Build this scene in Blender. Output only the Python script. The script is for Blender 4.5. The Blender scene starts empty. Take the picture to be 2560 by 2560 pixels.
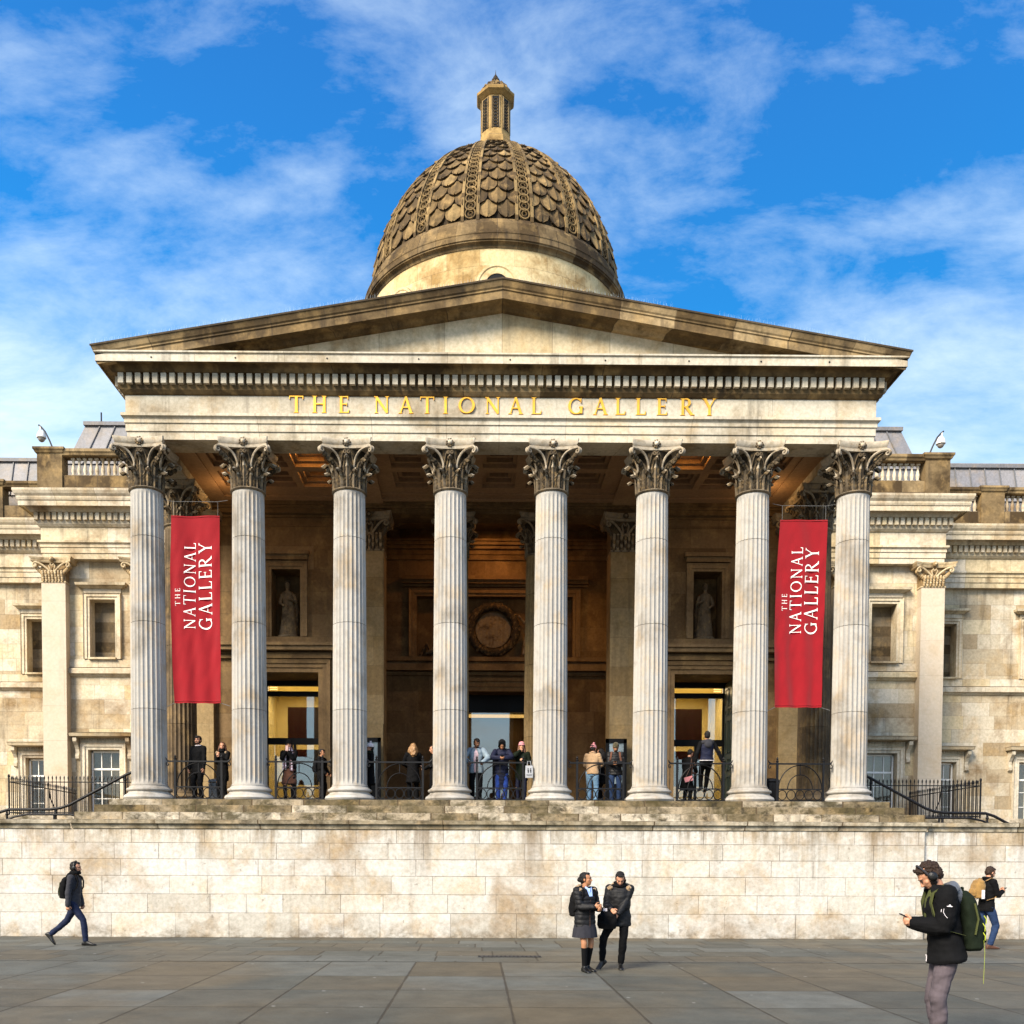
import bpy, bmesh, math, random
from mathutils import Vector, Matrix, Euler, noise
R=math.radians; sin=math.sin; cos=math.cos; PI=math.pi
random.seed(7)
SC=bpy.context.scene
COL=SC.collection
# ------------------------------------------------------------ camera
cam=bpy.data.cameras.new('camera'); camo=bpy.data.objects.new('camera',cam); COL.objects.link(camo)
_r=Vector((0.99997017,-0.00683037,0.00360567)); _u=Vector((-0.00335803,0.03592629,0.9993488)); _f=Vector((0.00695546,0.9993311,-0.03590228))
camo.matrix_world=Matrix(((_r.x,_u.x,-_f.x,-0.6152),(_r.y,_u.y,-_f.y,-26.0),(_r.z,_u.z,-_f.z,1.7),(0,0,0,1)))
cam.sensor_width=36; cam.lens=2333/2560*36; cam.shift_x=70.52/2560; cam.shift_y=964.05/2560
cam.clip_start=.1; cam.clip_end=4000
SC.camera=camo
SC.render.resolution_x=1024; SC.render.resolution_y=1024
# ------------------------------------------------------------ light
SUN_EL=R(38); SUN_AZ=R(-40)      # azimuth measured from behind the camera, negative = from the left
to_sun=Vector((sin(SUN_AZ)*cos(SUN_EL), -cos(SUN_AZ)*cos(SUN_EL), sin(SUN_EL)))
sl=bpy.data.lights.new('sun','SUN'); sl.energy=4.6; sl.angle=R(24); sl.color=(1,.885,.72)
so=bpy.data.objects.new('sun',sl); COL.objects.link(so); so.rotation_euler=to_sun.to_track_quat('Z','Y').to_euler(); so.location=(-40,-40,60)
SC.view_settings.view_transform='Standard'; SC.view_settings.look='None'; SC.view_settings.gamma=1
SC.view_settings.exposure=1.13
SC.view_settings.use_curve_mapping=False
W=bpy.data.worlds.new('World'); SC.world=W; W.use_nodes=True
class NT:
    def __init__(s,nt): s.nt=nt; nt.nodes.clear()
    def n(s,t,ins=None,**pr):
        nd=s.nt.nodes.new('ShaderNode'+t)
        for k,v in pr.items(): setattr(nd,k,v)
        for k,v in (ins or {}).items(): s.set(nd.inputs[k],v)
        return nd
    def set(s,sock,v):
        if isinstance(v,bpy.types.NodeSocket): s.nt.links.new(v,sock)
        elif isinstance(v,bpy.types.Node): s.nt.links.new(v.outputs[0],sock)
        else: sock.default_value=v if not (isinstance(v,(tuple,list)) and len(v)==3 and sock.type=='RGBA') else (*v,1)
    def math(s,op,a,b=None,c=None,clamp=False):
        nd=s.nt.nodes.new('ShaderNodeMath'); nd.operation=op; nd.use_clamp=clamp
        for i,v in enumerate((a,b,c)):
            if v is not None: s.set(nd.inputs[i],v)
        return nd.outputs[0]
    def mr(s,v,a,b,c=0,d=1):
        nd=s.n('MapRange',{0:v,1:a,2:b,3:c,4:d}); return nd.outputs[0]
    def mix(s,f,a,b,mode='MIX'):
        nd=s.nt.nodes.new('ShaderNodeMix'); nd.data_type='RGBA'; nd.blend_type=mode
        s.set(nd.inputs[0],f); s.set(nd.inputs[6],a); s.set(nd.inputs[7],b); return nd.outputs[2]
    def noise(s,vec,scale,detail=5,rough=.6,dist=0,sc=None):
        if sc: vec=s.n('Mapping',{0:vec,3:sc}).outputs[0]
        return s.n('TexNoise',{'Vector':vec,'Scale':scale,'Detail':detail,'Roughness':rough,'Distortion':dist}).outputs[0]
    def ramp(s,f,stops):
        nd=s.n('ValToRGB',{0:f}); e=nd.color_ramp.elements
        while len(e)<len(stops): e.new(.5)
        for i,(p,c) in enumerate(stops): e[i].position=p; e[i].color=(*c,1)
        return nd.outputs[0]
w=NT(W.node_tree)
sky=w.n('TexSky'); sky.sky_type='NISHITA'; sky.sun_disc=False; sky.sun_elevation=SUN_EL; sky.sun_rotation=R(180)+SUN_AZ*-1*-1
sky.air_density=1.0; sky.dust_density=.6; sky.ozone_density=2.5
tc=w.n('TexCoord'); d=tc.outputs['Generated']
sx=w.n('SeparateXYZ',{0:d})
zc=w.math('MAXIMUM',sx.outputs[2],0.0)
den=w.math('ADD',zc,.32)
px=w.math('DIVIDE',sx.outputs[0],den); py=w.math('DIVIDE',sx.outputs[1],den)
cv=w.n('CombineXYZ',{0:px,1:py,2:0.0}).outputs[0]
cvr=w.n('Mapping',{0:cv,1:(3.1,1.7,0),2:(0,0,R(28)),3:(1.0,1.75,1)}).outputs[0]
n1=w.noise(cvr,2.3,10,.60,.2)
n2=w.noise(cvr,5.5,9,.64,.25)
n3=w.noise(cvr,.7,3,.5)
m=w.math('ADD',w.math('MULTIPLY',n1,.60),w.math('MULTIPLY',n2,.42))
m=w.math('ADD',m,w.math('MULTIPLY',w.math('SUBTRACT',n3,.5),.55))
# more veil low down and towards the sides, clearer overhead
low=w.mr(zc,.02,.58,.25,-.08)
m=w.math('ADD',m,low)
side=w.math('MULTIPLY',w.math('ABSOLUTE',sx.outputs[0]),.16)
m=w.math('ADD',m,side)
mask=w.mr(m,.45,.76,0.03,.92)
hs=w.n('HueSaturation',{'Hue':.493,'Saturation':1.5,'Value':1.85,'Color':sky.outputs[0]}).outputs[0]
hs=w.mix(w.mr(zc,.34,.75,0,.8),hs,(.40,.68,1.0),'MULTIPLY')   # deeper blue overhead
hs=w.mix(w.mr(zc,.44,.04,0,.72),hs,(6.6,8.3,9.6))              # milky air towards the horizon
colr=w.mix(mask,hs,(6.4,7.7,8.6))
bg=w.n('Background',{'Color':colr,'Strength':.068})
wo=w.n('OutputWorld',{0:bg.outputs[0]})
# ------------------------------------------------------------ materials
def new_mat(name):
    m=bpy.data.materials.new(name); m.use_nodes=True; return m,NT(m.node_tree)
def out(t,b): t.n('OutputMaterial',{0:b})
def stone(name,ramp,stain=(.20,.13,.06),stain_a=.5,soot=(.035,.026,.017),streak_a=.35,top_a=.7,moss_a=0,bump=.25,joint=.45,rough=.85,sscale=.5,lo=.50,hi=.68,spots=.0,jw=.010,fine_a=.34,drip=None,grime=None):
    m,t=new_mat(name)
    g=t.n('NewGeometry'); p=g.outputs['Position']
    tint=t.n('Attribute',attribute_name='tint').outputs['Fac']
    dirt=t.n('Attribute',attribute_name='dirt').outputs['Fac']
    c=t.ramp(tint,ramp)
    big=t.noise(p,sscale,7,.62,.3); c=t.mix(t.math('MULTIPLY',t.mr(big,lo,hi),stain_a),c,stain)
    warm=t.noise(p,sscale*2.3,5,.6,.2,sc=(1,1,.8)); c=t.mix(t.math('MULTIPLY',t.mr(warm,.5,.72),stain_a*.6),c,(.44,.29,.12))
    st=t.noise(p,1.0,6,.65,.1,sc=(2.6,2.6,.2)); c=t.mix(t.math('MULTIPLY',t.mr(st,.54,.74),streak_a),c,soot)
    nz=t.n('SeparateXYZ',{0:g.outputs['True Normal']}).outputs[2]
    up=t.mr(nz,.35,.8); tn=t.noise(p,3.0,6,.7)
    c=t.mix(t.math('MULTIPLY',t.math('MULTIPLY',up,top_a),t.mr(tn,.3,.6)),c,soot)
    if moss_a:
        mn=t.noise(p,1.3,8,.7,.4,sc=(1,1,1.6)); c=t.mix(t.math('MULTIPLY',t.mr(mn,.44,.60),moss_a),c,(.048,.038,.012))
        mn2=t.noise(p,3.4,8,.75,.4,sc=(1,1,1.2)); c=t.mix(t.math('MULTIPLY',t.mr(mn2,.50,.66),moss_a),c,(.022,.017,.010))
    pz=t.n('SeparateXYZ',{0:p}).outputs[2]
    if drip:   # water staining running down from a ledge at height drip
        dn=t.noise(p,1.0,5,.7,.2,sc=(1.6,1.6,.10)); dm=t.math('MULTIPLY',t.mr(dn,.50,.66),t.mr(pz,drip-1.5,drip-.05)); c=t.mix(t.math('MULTIPLY',dm,.75),c,(.15,.10,.05))
        d2=t.noise(p,1.0,6,.7,.3,sc=(3.5,3.5,.5)); c=t.mix(t.math('MULTIPLY',t.math('MULTIPLY',t.mr(d2,.46,.62),t.mr(pz,drip-.45,drip)),.7),c,(.16,.115,.06))
    if grime:  # splash dirt near the foot
        gn=t.noise(p,2.2,6,.7,.2,sc=(1,1,1.5)); c=t.mix(t.math('MULTIPLY',t.math('MULTIPLY',t.mr(gn,.40,.62),t.mr(pz,grime,0)),.85),c,(.13,.095,.055))
    if spots:
        sp=t.noise(p,7.0,2,.5); c=t.mix(t.math('MULTIPLY',t.mr(sp,.70,.74),spots),c,(.10,.07,.045))
    c=t.mix(dirt,c,soot)
    ua=t.n('UVMap',uv_map='A'); ub=t.n('UVMap',uv_map='B')
    sa=t.n('SeparateXYZ',{0:ua}); sb=t.n('SeparateXYZ',{0:ub})
    j=t.math('MINIMUM',t.math('MINIMUM',sa.outputs[0],sa.outputs[1]),t.math('MINIMUM',sb.outputs[0],sb.outputs[1]))
    jn=t.noise(p,.9,3,.6)
    jm=t.mr(j,jw*.35,jw,1,0); jf=t.math('MULTIPLY',jm,t.mr(jn,.35,.6,joint*.35,joint*1.25))
    c=t.mix(jf,c,t.mix(.5,soot,(.12,.08,.04)))
    fine=t.noise(p,11,8,.7); c=t.mix(1.0,c,t.n('CombineColor',{0:t.mr(fine,.25,.75,1-fine_a,1+fine_a*.55),1:t.mr(fine,.25,.75,1-fine_a,1+fine_a*.5),2:t.mr(fine,.25,.75,1-fine_a*1.15,1+fine_a*.45)}).outputs[0],'MULTIPLY')
    h=t.math('SUBTRACT',t.math('ADD',fine,t.math('MULTIPLY',big,1.2)),t.math('MULTIPLY',jm,.9))
    bp=t.n('Bump',{'Strength':bump,'Distance':.02,'Height':h})
    b=t.n('BsdfPrincipled',{'Base Color':c,'Roughness':rough,'Normal':bp.outputs[0]}); b.inputs['Specular IOR Level'].default_value=.25
    out(t,b); return m
def plain(name,col,rough=.6,metal=0,var=.15,vscale=8,bump=0,bscale=40,spec=.4,sheen=0,emit=None,es=0,alpha=None):
    m,t=new_mat(name); p=t.n('NewGeometry').outputs['Position']
    nn=t.noise(p,vscale,5,.6); k=t.mr(nn,.3,.7,1-var,1+var)
    c=t.mix(1.0,col,t.n('CombineColor',{0:k,1:k,2:k}).outputs[0],'MULTIPLY')
    b=t.n('BsdfPrincipled',{'Base Color':c,'Roughness':rough,'Metallic':metal}); b.inputs['Specular IOR Level'].default_value=spec
    if sheen: b.inputs['Sheen Weight'].default_value=sheen
    if emit: t.set(b.inputs['Emission Color'],emit); b.inputs['Emission Strength'].default_value=es
    if bump:
        bn=t.noise(p,bscale,4,.6); t.set(b.inputs['Normal'],t.n('Bump',{'Strength':bump,'Distance':.01,'Height':bn}))
    out(t,b); return m
cream=[(0,(.26,.215,.155)),(.35,(.41,.365,.29)),(.7,(.50,.465,.39)),(1,(.52,.465,.365))]
M={}
M['stone']=stone('portland_stone',cream,stain=(.17,.12,.06),stain_a=.68,streak_a=.65,top_a=.75,sscale=.55)
M['wing']=stone('golden_portland_stone',[(0,(.27,.19,.10)),(.35,(.46,.39,.28)),(.7,(.58,.52,.42)),(1,(.54,.44,.27))],stain=(.15,.078,.02),stain_a=.78,streak_a=.65,top_a=.75,sscale=.6)
M['tymp']=stone('tympanum_stone',[(0,(.36,.28,.16)),(.5,(.48,.40,.26)),(1,(.56,.49,.36))],stain=(.24,.15,.055),stain_a=.8,streak_a=.4,top_a=.5,sscale=.7,joint=.7)
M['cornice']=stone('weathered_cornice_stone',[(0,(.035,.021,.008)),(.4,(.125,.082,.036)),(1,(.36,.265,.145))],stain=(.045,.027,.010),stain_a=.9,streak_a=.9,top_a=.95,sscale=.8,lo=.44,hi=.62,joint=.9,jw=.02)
M['column']=stone('column_stone',[(0,(.235,.22,.20)),(.5,(.345,.33,.305)),(1,(.43,.415,.385))],stain=(.14,.11,.075),stain_a=.6,streak_a=.42,top_a=.3,bump=.12,sscale=.9,joint=0,fine_a=.16)
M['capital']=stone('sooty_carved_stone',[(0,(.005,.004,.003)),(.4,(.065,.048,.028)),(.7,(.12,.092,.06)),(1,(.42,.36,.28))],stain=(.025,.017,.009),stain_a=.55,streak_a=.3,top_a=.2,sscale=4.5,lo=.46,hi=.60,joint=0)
M['abacus']=stone('abacus_stone',[(0,(.02,.015,.01)),(.5,(.33,.27,.19)),(1,(.56,.50,.41))],stain=(.16,.11,.06),stain_a=.6,streak_a=.3,top_a=.9,sscale=3,joint=0)
M['wingcap']=stone('wing_capital_stone',[(0,(.16,.10,.045)),(.4,(.40,.29,.16)),(1,(.56,.45,.29))],stain=(.17,.10,.04),stain_a=.7,streak_a=.2,top_a=.3,sscale=4,joint=0)
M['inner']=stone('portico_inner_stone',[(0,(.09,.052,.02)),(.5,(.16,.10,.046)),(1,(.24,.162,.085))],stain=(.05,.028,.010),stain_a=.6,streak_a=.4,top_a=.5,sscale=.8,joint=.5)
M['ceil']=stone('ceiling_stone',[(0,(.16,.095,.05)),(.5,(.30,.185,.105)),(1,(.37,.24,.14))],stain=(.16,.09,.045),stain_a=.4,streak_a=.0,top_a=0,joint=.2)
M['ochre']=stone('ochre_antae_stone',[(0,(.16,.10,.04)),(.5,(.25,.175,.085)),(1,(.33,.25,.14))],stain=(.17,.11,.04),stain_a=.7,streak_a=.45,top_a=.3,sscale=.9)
M['dome']=stone('dome_scale_stone',[(0,(.004,.003,.0015)),(.3,(.028,.017,.007)),(.6,(.115,.072,.028)),(1,(.27,.185,.080))],stain=(.06,.04,.018),stain_a=.75,streak_a=.45,top_a=.25,sscale=1.3,lo=.45,hi=.62,joint=0,bump=.4)
M['drum']=stone('golden_drum_stone',[(0,(.36,.25,.10)),(.5,(.53,.41,.215)),(1,(.60,.49,.285))],stain=(.22,.12,.03),stain_a=.75,streak_a=.25,top_a=.8,sscale=.9,lo=.48,hi=.62)
M['step']=stone('mossy_step_stone',[(0,(.13,.10,.055)),(.5,(.32,.26,.18)),(1,(.55,.49,.40))],stain=(.10,.075,.035),stain_a=.7,streak_a=.6,top_a=.6,moss_a=.85,sscale=1.0,joint=1.0,jw=.025,bump=.5)
M['coping']=stone('mossy_coping_stone',[(0,(.27,.215,.135)),(.5,(.42,.365,.275)),(1,(.52,.47,.38))],stain=(.09,.06,.03),stain_a=.8,streak_a=.8,top_a=.9,moss_a=.6,sscale=1.0,joint=1.0,jw=.02,bump=.4)
M['wall']=stone('terrace_wall_stone',[(0,(.40,.36,.30)),(.3,(.48,.46,.42)),(.7,(.53,.515,.49)),(1,(.52,.49,.435))],stain=(.27,.185,.10),stain_a=.78,streak_a=.26,top_a=.5,sscale=.75,lo=.50,hi=.70,joint=.50,jw=.011,spots=.35,bump=.5,drip=2.48,grime=.42)
M['relief']=stone('carved_relief_stone',[(0,(.03,.022,.014)),(.5,(.12,.095,.065)),(1,(.30,.25,.18))],stain=(.03,.02,.012),stain_a=.8,streak_a=.5,top_a=.0,sscale=4,joint=0)
M['shadecol']=stone('shaded_sooty_column_stone',[(0,(.06,.042,.024)),(.5,(.11,.080,.050)),(1,(.17,.13,.085))],stain=(.03,.02,.01),stain_a=.8,streak_a=.8,top_a=0,sscale=.8,joint=0)  # side columns: soot, plus the portico's shade put into the stone colour
M['lantern']=stone('golden_lantern_stone',[(0,(.20,.12,.035)),(.5,(.33,.21,.075)),(1,(.42,.29,.12))],stain=(.11,.06,.018),stain_a=.8,streak_a=.5,top_a=.7,sscale=2,joint=0)
M['statue']=stone('statue_stone',[(0,(.025,.018,.011)),(.5,(.085,.062,.038)),(1,(.17,.135,.09))],stain=(.03,.02,.012),stain_a=.7,streak_a=.5,top_a=.0,sscale=3,joint=0)
M['lead']=stone('lead_roof',[(0,(.13,.135,.15)),(.5,(.18,.18,.20)),(1,(.24,.235,.25))],stain=(.16,.14,.12),stain_a=.5,streak_a=.3,top_a=0,joint=0,rough=.5,bump=.1)
M['iron']=plain('black_painted_iron',(.005,.005,.006),.5,0,.3,6,spec=.25)
M['greyiron']=plain('grey_black_iron',(.022,.022,.025),.5,0,.3,6,spec=.3)
M['gold']=plain('gilded_letters',(.80,.41,.045),.38,.5,.15,5)
M['banner']=plain('red_banner_cloth',(.21,.0012,.006),.85,0,.07,3,.15,300,spec=.2,sheen=.2)
M['white']=plain('white_print',(.80,.76,.72),.7)
M['wood']=plain('dark_door_paint',(.012,.016,.012),.4)
M['black']=plain('black_frame',(.003,.003,.003),.5,spec=.2)
M['sash']=plain('white_sash_paint',(.70,.68,.63),.5)
M['camwhite']=plain('white_camera_housing',(.72,.70,.66),.35)
def glass(name,tint=(.02,.022,.02),mixf=.35,rough=.02):
    m,t=new_mat(name)
    gl=t.n('BsdfGlossy',{'Color':(.85,.9,.9),'Roughness':rough}); tr=t.n('BsdfTransparent',{'Color':(.75,.74,.70)})
    fr=t.n('LayerWeight',{'Blend':.45}).outputs['Facing']
    f=t.math('ADD',t.math('MULTIPLY',fr,.4),mixf,clamp=True)
    ms=t.n('MixShader',{0:f,1:tr.outputs[0],2:gl.outputs[0]}); out(t,ms); return m
M['glass']=glass('door_glass',mixf=.17); M['wglass']=glass('window_glass',mixf=.05)
M['room']=plain('lit_room_wall',(.60,.40,.13),.7,var=.05,emit=(1,.62,.16),es=.42)
M['panelbrown']=plain('dark_lobby_panel',(.035,.018,.012),.5)
M['lampglow']=plain('lamp_glow',(1,.7,.3),.5,emit=(1,.52,.12),es=9)
M['winwarm']=plain('warm_window_room',(.35,.22,.08),.8,emit=(1,.55,.15),es=.16,var=.5,vscale=1.5)
M['windark']=plain('dim_window_room',(.09,.085,.075),.8,var=.6,vscale=1.2,emit=(.5,.55,.6),es=.03)
# paving
def paving():
    m,t=new_mat('york_stone_paving'); g=t.n('NewGeometry'); p=g.outputs['Position']
    tint=t.n('Attribute',attribute_name='tint').outputs['Fac']; hue=t.n('Attribute',attribute_name='dirt').outputs['Fac']
    c=t.ramp(tint,[(0,(.050,.052,.044)),(.5,(.068,.071,.061)),(1,(.092,.096,.086))])
    c=t.mix(hue,c,(.072,.061,.041))
    w1=t.noise(p,.22,6,.6,.5); c=t.mix(t.mr(w1,.45,.62,0,.70),c,(.088,.070,.042))
    w3=t.noise(p,.5,8,.7,.6,sc=(.5,1.6,1)); c=t.mix(t.mr(w3,.52,.66,0,.45),c,(.07,.062,.048))
    w2=t.noise(p,1.7,8,.7); k=t.mr(w2,.25,.75,.62,1.3); c=t.mix(1.0,c,t.n('CombineColor',{0:k,1:k,2:k}).outputs[0],'MULTIPLY')
    f=t.noise(p,26,6,.75); k=t.mr(f,.25,.75,.78,1.2); c=t.mix(1.0,c,t.n('CombineColor',{0:k,1:k,2:k}).outputs[0],'MULTIPLY')
    v=t.n('TexVoronoi',{'Vector':p,'Scale':1.9,'Randomness':1.0}); gum=t.math('LESS_THAN',v.outputs['Distance'],.05); c=t.mix(t.math('MULTIPLY',gum,.55),c,(.34,.34,.32))
    v2=t.n('TexVoronoi',{'Vector':p,'Scale':2.7,'Randomness':1.0}); gum2=t.math('LESS_THAN',v2.outputs['Distance'],.05); c=t.mix(t.math('MULTIPLY',gum2,.45),c,(.05,.045,.04))
    sa=t.n('SeparateXYZ',{0:t.n('UVMap',uv_map='A')}); sb=t.n('SeparateXYZ',{0:t.n('UVMap',uv_map='B')})
    j=t.math('MINIMUM',t.math('MINIMUM',sa.outputs[0],sa.outputs[1]),t.math('MINIMUM',sb.outputs[0],sb.outputs[1]))
    jn=t.noise(p,2.0,4,.7); j=t.math('ADD',j,t.mr(jn,.3,.7,-.006,.008))
    jm=t.mr(j,.010,.024,1,0); c=t.mix(t.math('MULTIPLY',jm,.8),c,(.022,.017,.011))
    h=t.math('SUBTRACT',t.math('ADD',f,w2),t.math('MULTIPLY',jm,1.5))
    bp=t.n('Bump',{'Strength':.35,'Distance':.01,'Height':h})
    b=t.n('BsdfPrincipled',{'Base Color':c,'Roughness':t.mr(w1,.3,.7,.75,.5),'Normal':bp.outputs[0]}); b.inputs['Specular IOR Level'].default_value=.3
    out(t,b); return m
M['paving']=paving()
# ------------------------------------------------------------ mesh builder
class MB:
    def __init__(s): s.v=[];s.f=[];s.t=[];s.d=[];s.u=[]
    def q(s,pts,t=.5,uv=None,d=0.):
        i=len(s.v); s.v+= [tuple(p) for p in pts]; s.f.append(tuple(range(i,i+len(pts)))); s.t.append(t); s.d.append(d); s.u.append(uv)
    def fi(s,idx,t=.5,d=0.): s.f.append(tuple(idx)); s.t.append(t); s.d.append(d); s.u.append(None)
    def box(s,x0,x1,y0,y1,z0,z1,t=.5,d=0.):
        if x0>x1:x0,x1=x1,x0
        i=len(s.v); s.v+=[(x0,y0,z0),(x1,y0,z0),(x1,y1,z0),(x0,y1,z0),(x0,y0,z1),(x1,y0,z1),(x1,y1,z1),(x0,y1,z1)]
        for a in ((3,2,1,0),(4,5,6,7),(0,1,5,4),(1,2,6,5),(2,3,7,6),(3,0,4,7)): s.fi([i+k for k in a],t,d)
    def obox(s,c,ax,ay,az,t=.5,d=0.):
        c=Vector(c);ax=Vector(ax);ay=Vector(ay);az=Vector(az); i=len(s.v)
        for z in(-1,1):
            for a,b in((-1,-1),(1,-1),(1,1),(-1,1)): s.v.append(tuple(c+ax*a+ay*b+az*z))
        for a in ((3,2,1,0),(4,5,6,7),(0,1,5,4),(1,2,6,5),(2,3,7,6),(3,0,4,7)): s.fi([i+k for k in a],t,d)
    def rings(s,rs,closed=True,cap=(1,1),t=.5,ts=None,ds=None):
        n=len(rs[0]); i0=len(s.v)
        for r in rs: s.v+=[tuple(p) for p in r]
        for k in range(len(rs)-1):
            a=i0+k*n;b=a+n
            for j in range(n if closed else n-1):
                j2=(j+1)%n; s.fi((a+j,a+j2,b+j2,b+j),ts[k] if ts else t,ds[k] if ds else 0.)
        if cap[0]: s.fi(list(range(i0,i0+n))[::-1],t)
        if cap[1]: a=i0+(len(rs)-1)*n; s.fi(range(a,a+n),t)
    def lathe(s,prof,c=(0,0,0),n=24,t=.5,cap=(1,1),ph=0,sx=1,sy=1,ts=None):
        s.rings([[(c[0]+r*sx*cos(ph+2*PI*k/n),c[1]+r*sy*sin(ph+2*PI*k/n),c[2]+z) for k in range(n)] for r,z in prof],cap=cap,t=t,ts=ts)
    def tube(s,path,r,n=8,t=.5,cap=(1,1),up=None,d=0.):
        path=[Vector(p) for p in path]; rs=[]
        L=len(path); prev=None
        for i,p in enumerate(path):
            a=path[min(i+1,L-1)]-path[max(i-1,0)]
            if a.length<1e-9:a=Vector((0,0,1))
            a.normalize()
            if prev is None:
                x=a.cross(Vector((0,0,1)) if abs(a.z)<.9 else Vector((1,0,0))).normalized()
            else:
                x=prev-a*prev.dot(a); x=x.normalized() if x.length>1e-6 else a.orthogonal().normalized()
            prev=x; y=a.cross(x); rr=r[i] if isinstance(r,(list,tuple)) else r
            rs.append([p+x*(rr*cos(2*PI*k/n))+y*(rr*sin(2*PI*k/n)) for k in range(n)])
        s.rings(rs,t=t,cap=cap)
    def ell(s,c,r,M3=None,nu=12,nv=8,t=.5):
        c=Vector(c); rs=[]
        for j in range(1,nv):
            th=PI*j/nv; ring=[]
            for k in range(nu):
                v=Vector((r[0]*sin(th)*cos(2*PI*k/nu),r[1]*sin(th)*sin(2*PI*k/nu),-r[2]*cos(th)))
                if M3: v=M3@v
                ring.append(c+v)
            rs.append(ring)
        i0=len(s.v); n=nu
        s.rings(rs,cap=(0,0),t=t)
        for e,base in((-1,i0),(1,i0+(nv-2)*n)):
            v=Vector((0,0,e*r[2])); v=M3@v if M3 else v
            s.v.append(tuple(c+v)); k=len(s.v)-1
            for j in range(n):
                a,b=base+j,base+(j+1)%n
                s.fi((b,a,k) if e<0 else (a,b,k),t)
    def add(s,o,off=(0,0,0)):
        i=len(s.v); s.v+=[(p[0]+off[0],p[1]+off[1],p[2]+off[2]) for p in o.v]; s.f+=[tuple(k+i for k in f) for f in o.f]; s.t+=o.t;s.d+=o.d;s.u+=o.u
    def mesh(s,name,smooth=None):
        me=bpy.data.meshes.new(name); me.from_pydata(s.v,[],s.f)
        a=me.attributes.new('tint','FLOAT','FACE'); a.data.foreach_set('value',s.t)
        a=me.attributes.new('dirt','FLOAT','FACE'); a.data.foreach_set('value',s.d)
        if any(u is not None for u in s.u):
            for nm,o in(('A',0),('B',2)):
                uv=me.uv_layers.new(name=nm); flat=[]
                for f,u in zip(s.f,s.u):
                    for k in range(len(f)): flat+= (u[k][o],u[k][o+1]) if u else (1,1)
                uv.data.foreach_set('uv',flat)
        else:
            for nm in 'AB':
                uv=me.uv_layers.new(name=nm); uv.data.foreach_set('uv',[1.0]*(2*len(uv.data)))
        me.validate(); me.update()
        if smooth is not None:
            me.polygons.foreach_set('use_smooth',[True]*len(me.polygons))
            if smooth<180: me.set_sharp_from_angle(angle=R(smooth))
        return me
    def build(s,name,mat,parent=None,smooth=None):
        me=s.mesh(name,smooth); me.materials.append(M[mat] if isinstance(mat,str) else mat)
        o=bpy.data.objects.new(name,me); COL.objects.link(o)
        if parent: o.parent=parent
        return o
def tag(o,label=None,cat=None,group=None,kind=None):
    if label:o['label']=label
    if cat:o['category']=cat
    if group:o['group']=group
    if kind:o['kind']=kind
    return o
def empty(name,loc=(0,0,0),rz=0,**k):
    o=bpy.data.objects.new(name,None); COL.objects.link(o); o.location=loc; o.rotation_euler=(0,0,rz); o.empty_display_size=.2
    return tag(o,**k) if k else o
def inst(src,parent=None,loc=None,rz=None,scale=None):
    o=src.copy(); COL.objects.link(o); o.parent=parent if parent else src.parent
    if loc is not None:o.location=loc
    if rz is not None:o.rotation_euler=(0,0,rz)
    if scale is not None:o.scale=scale
    for ch in list(src.children):
        c=ch.copy(); COL.objects.link(c); c.parent=o
    return o
def subtract(rs,h):
    o=[]
    for (a,b,c,d) in rs:
        if h[0]>=b or h[1]<=a or h[2]>=d or h[3]<=c: o.append((a,b,c,d)); continue
        if h[0]>a:o.append((a,h[0],c,d))
        if h[1]<b:o.append((h[1],b,c,d))
        a2,b2=max(a,h[0]),min(b,h[1])
        if h[2]>c:o.append((a2,b2,c,h[2]))
        if h[3]<d:o.append((a2,b2,h[3],d))
    return o
def ashlar(mb,o,u,v,Wd,rows,bw,holes=(),seed=1,tr=(.2,.9),var=.35,dirtf=None,hue=None):
    rg=random.Random(seed); o=Vector(o);u=Vector(u);v=Vector(v); z=0
    for k,h in enumerate(rows):
        x=-rg.random()*bw*.8
        while x<Wd:
            w_=bw*(1+rg.uniform(-var,var)); a,b=max(0,x),min(Wd,x+w_)
            if b-a>.02:
                t=rg.uniform(*tr); dd=(dirtf(a,z,rg) if dirtf else 0.)
                rs=[(a,b,z,z+h)]
                for hh in holes: rs=subtract(rs,hh)
                for (p,q_,r_,s_) in rs:
                    cs=((p,r_),(q_,r_),(q_,s_),(p,s_))
                    mb.q([o+u*cx+v*cz for cx,cz in cs],t,[(cx-a,cz-z,b-cx,z+h-cz) for cx,cz in cs],dd)
            x+=w_
        z+=h
def mould(mb,prof,segs,L=1.9,seed=3,tr=(.2,.9)):
    """prof: [(out,z)], segs: function offset -> polyline [(x,y)...]"""
    rg=random.Random(seed); lines=[segs(o) for o,z in prof]; ns=len(lines[0])-1
    for k in range(ns):
        base=(Vector(lines[0][k+1])-Vector(lines[0][k])).length; n=max(1,round(base/L)); cuts=[0]+sorted((i+rg.uniform(-.12,.12))/n for i in range(1,n))+[1]
        for c0,c1 in zip(cuts,cuts[1:]):
            t=rg.uniform(*tr); w_=(c1-c0)*base
            for i in range(len(prof)-1):
                A0,A1=Vector(lines[i][k]),Vector(lines[i][k+1]); B0,B1=Vector(lines[i+1][k]),Vector(lines[i+1][k+1]); za,zb=prof[i][1],prof[i+1][1]
                p=[A0.lerp(A1,c0),A0.lerp(A1,c1),B0.lerp(B1,c1),B0.lerp(B1,c0)]
                mb.q([(p[0].x,p[0].y,za),(p[1].x,p[1].y,za),(p[2].x,p[2].y,zb),(p[3].x,p[3].y,zb)],t,[(0,1,w_,1),(w_,1,0,1),(w_,1,0,1),(0,1,w_,1)])
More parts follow.
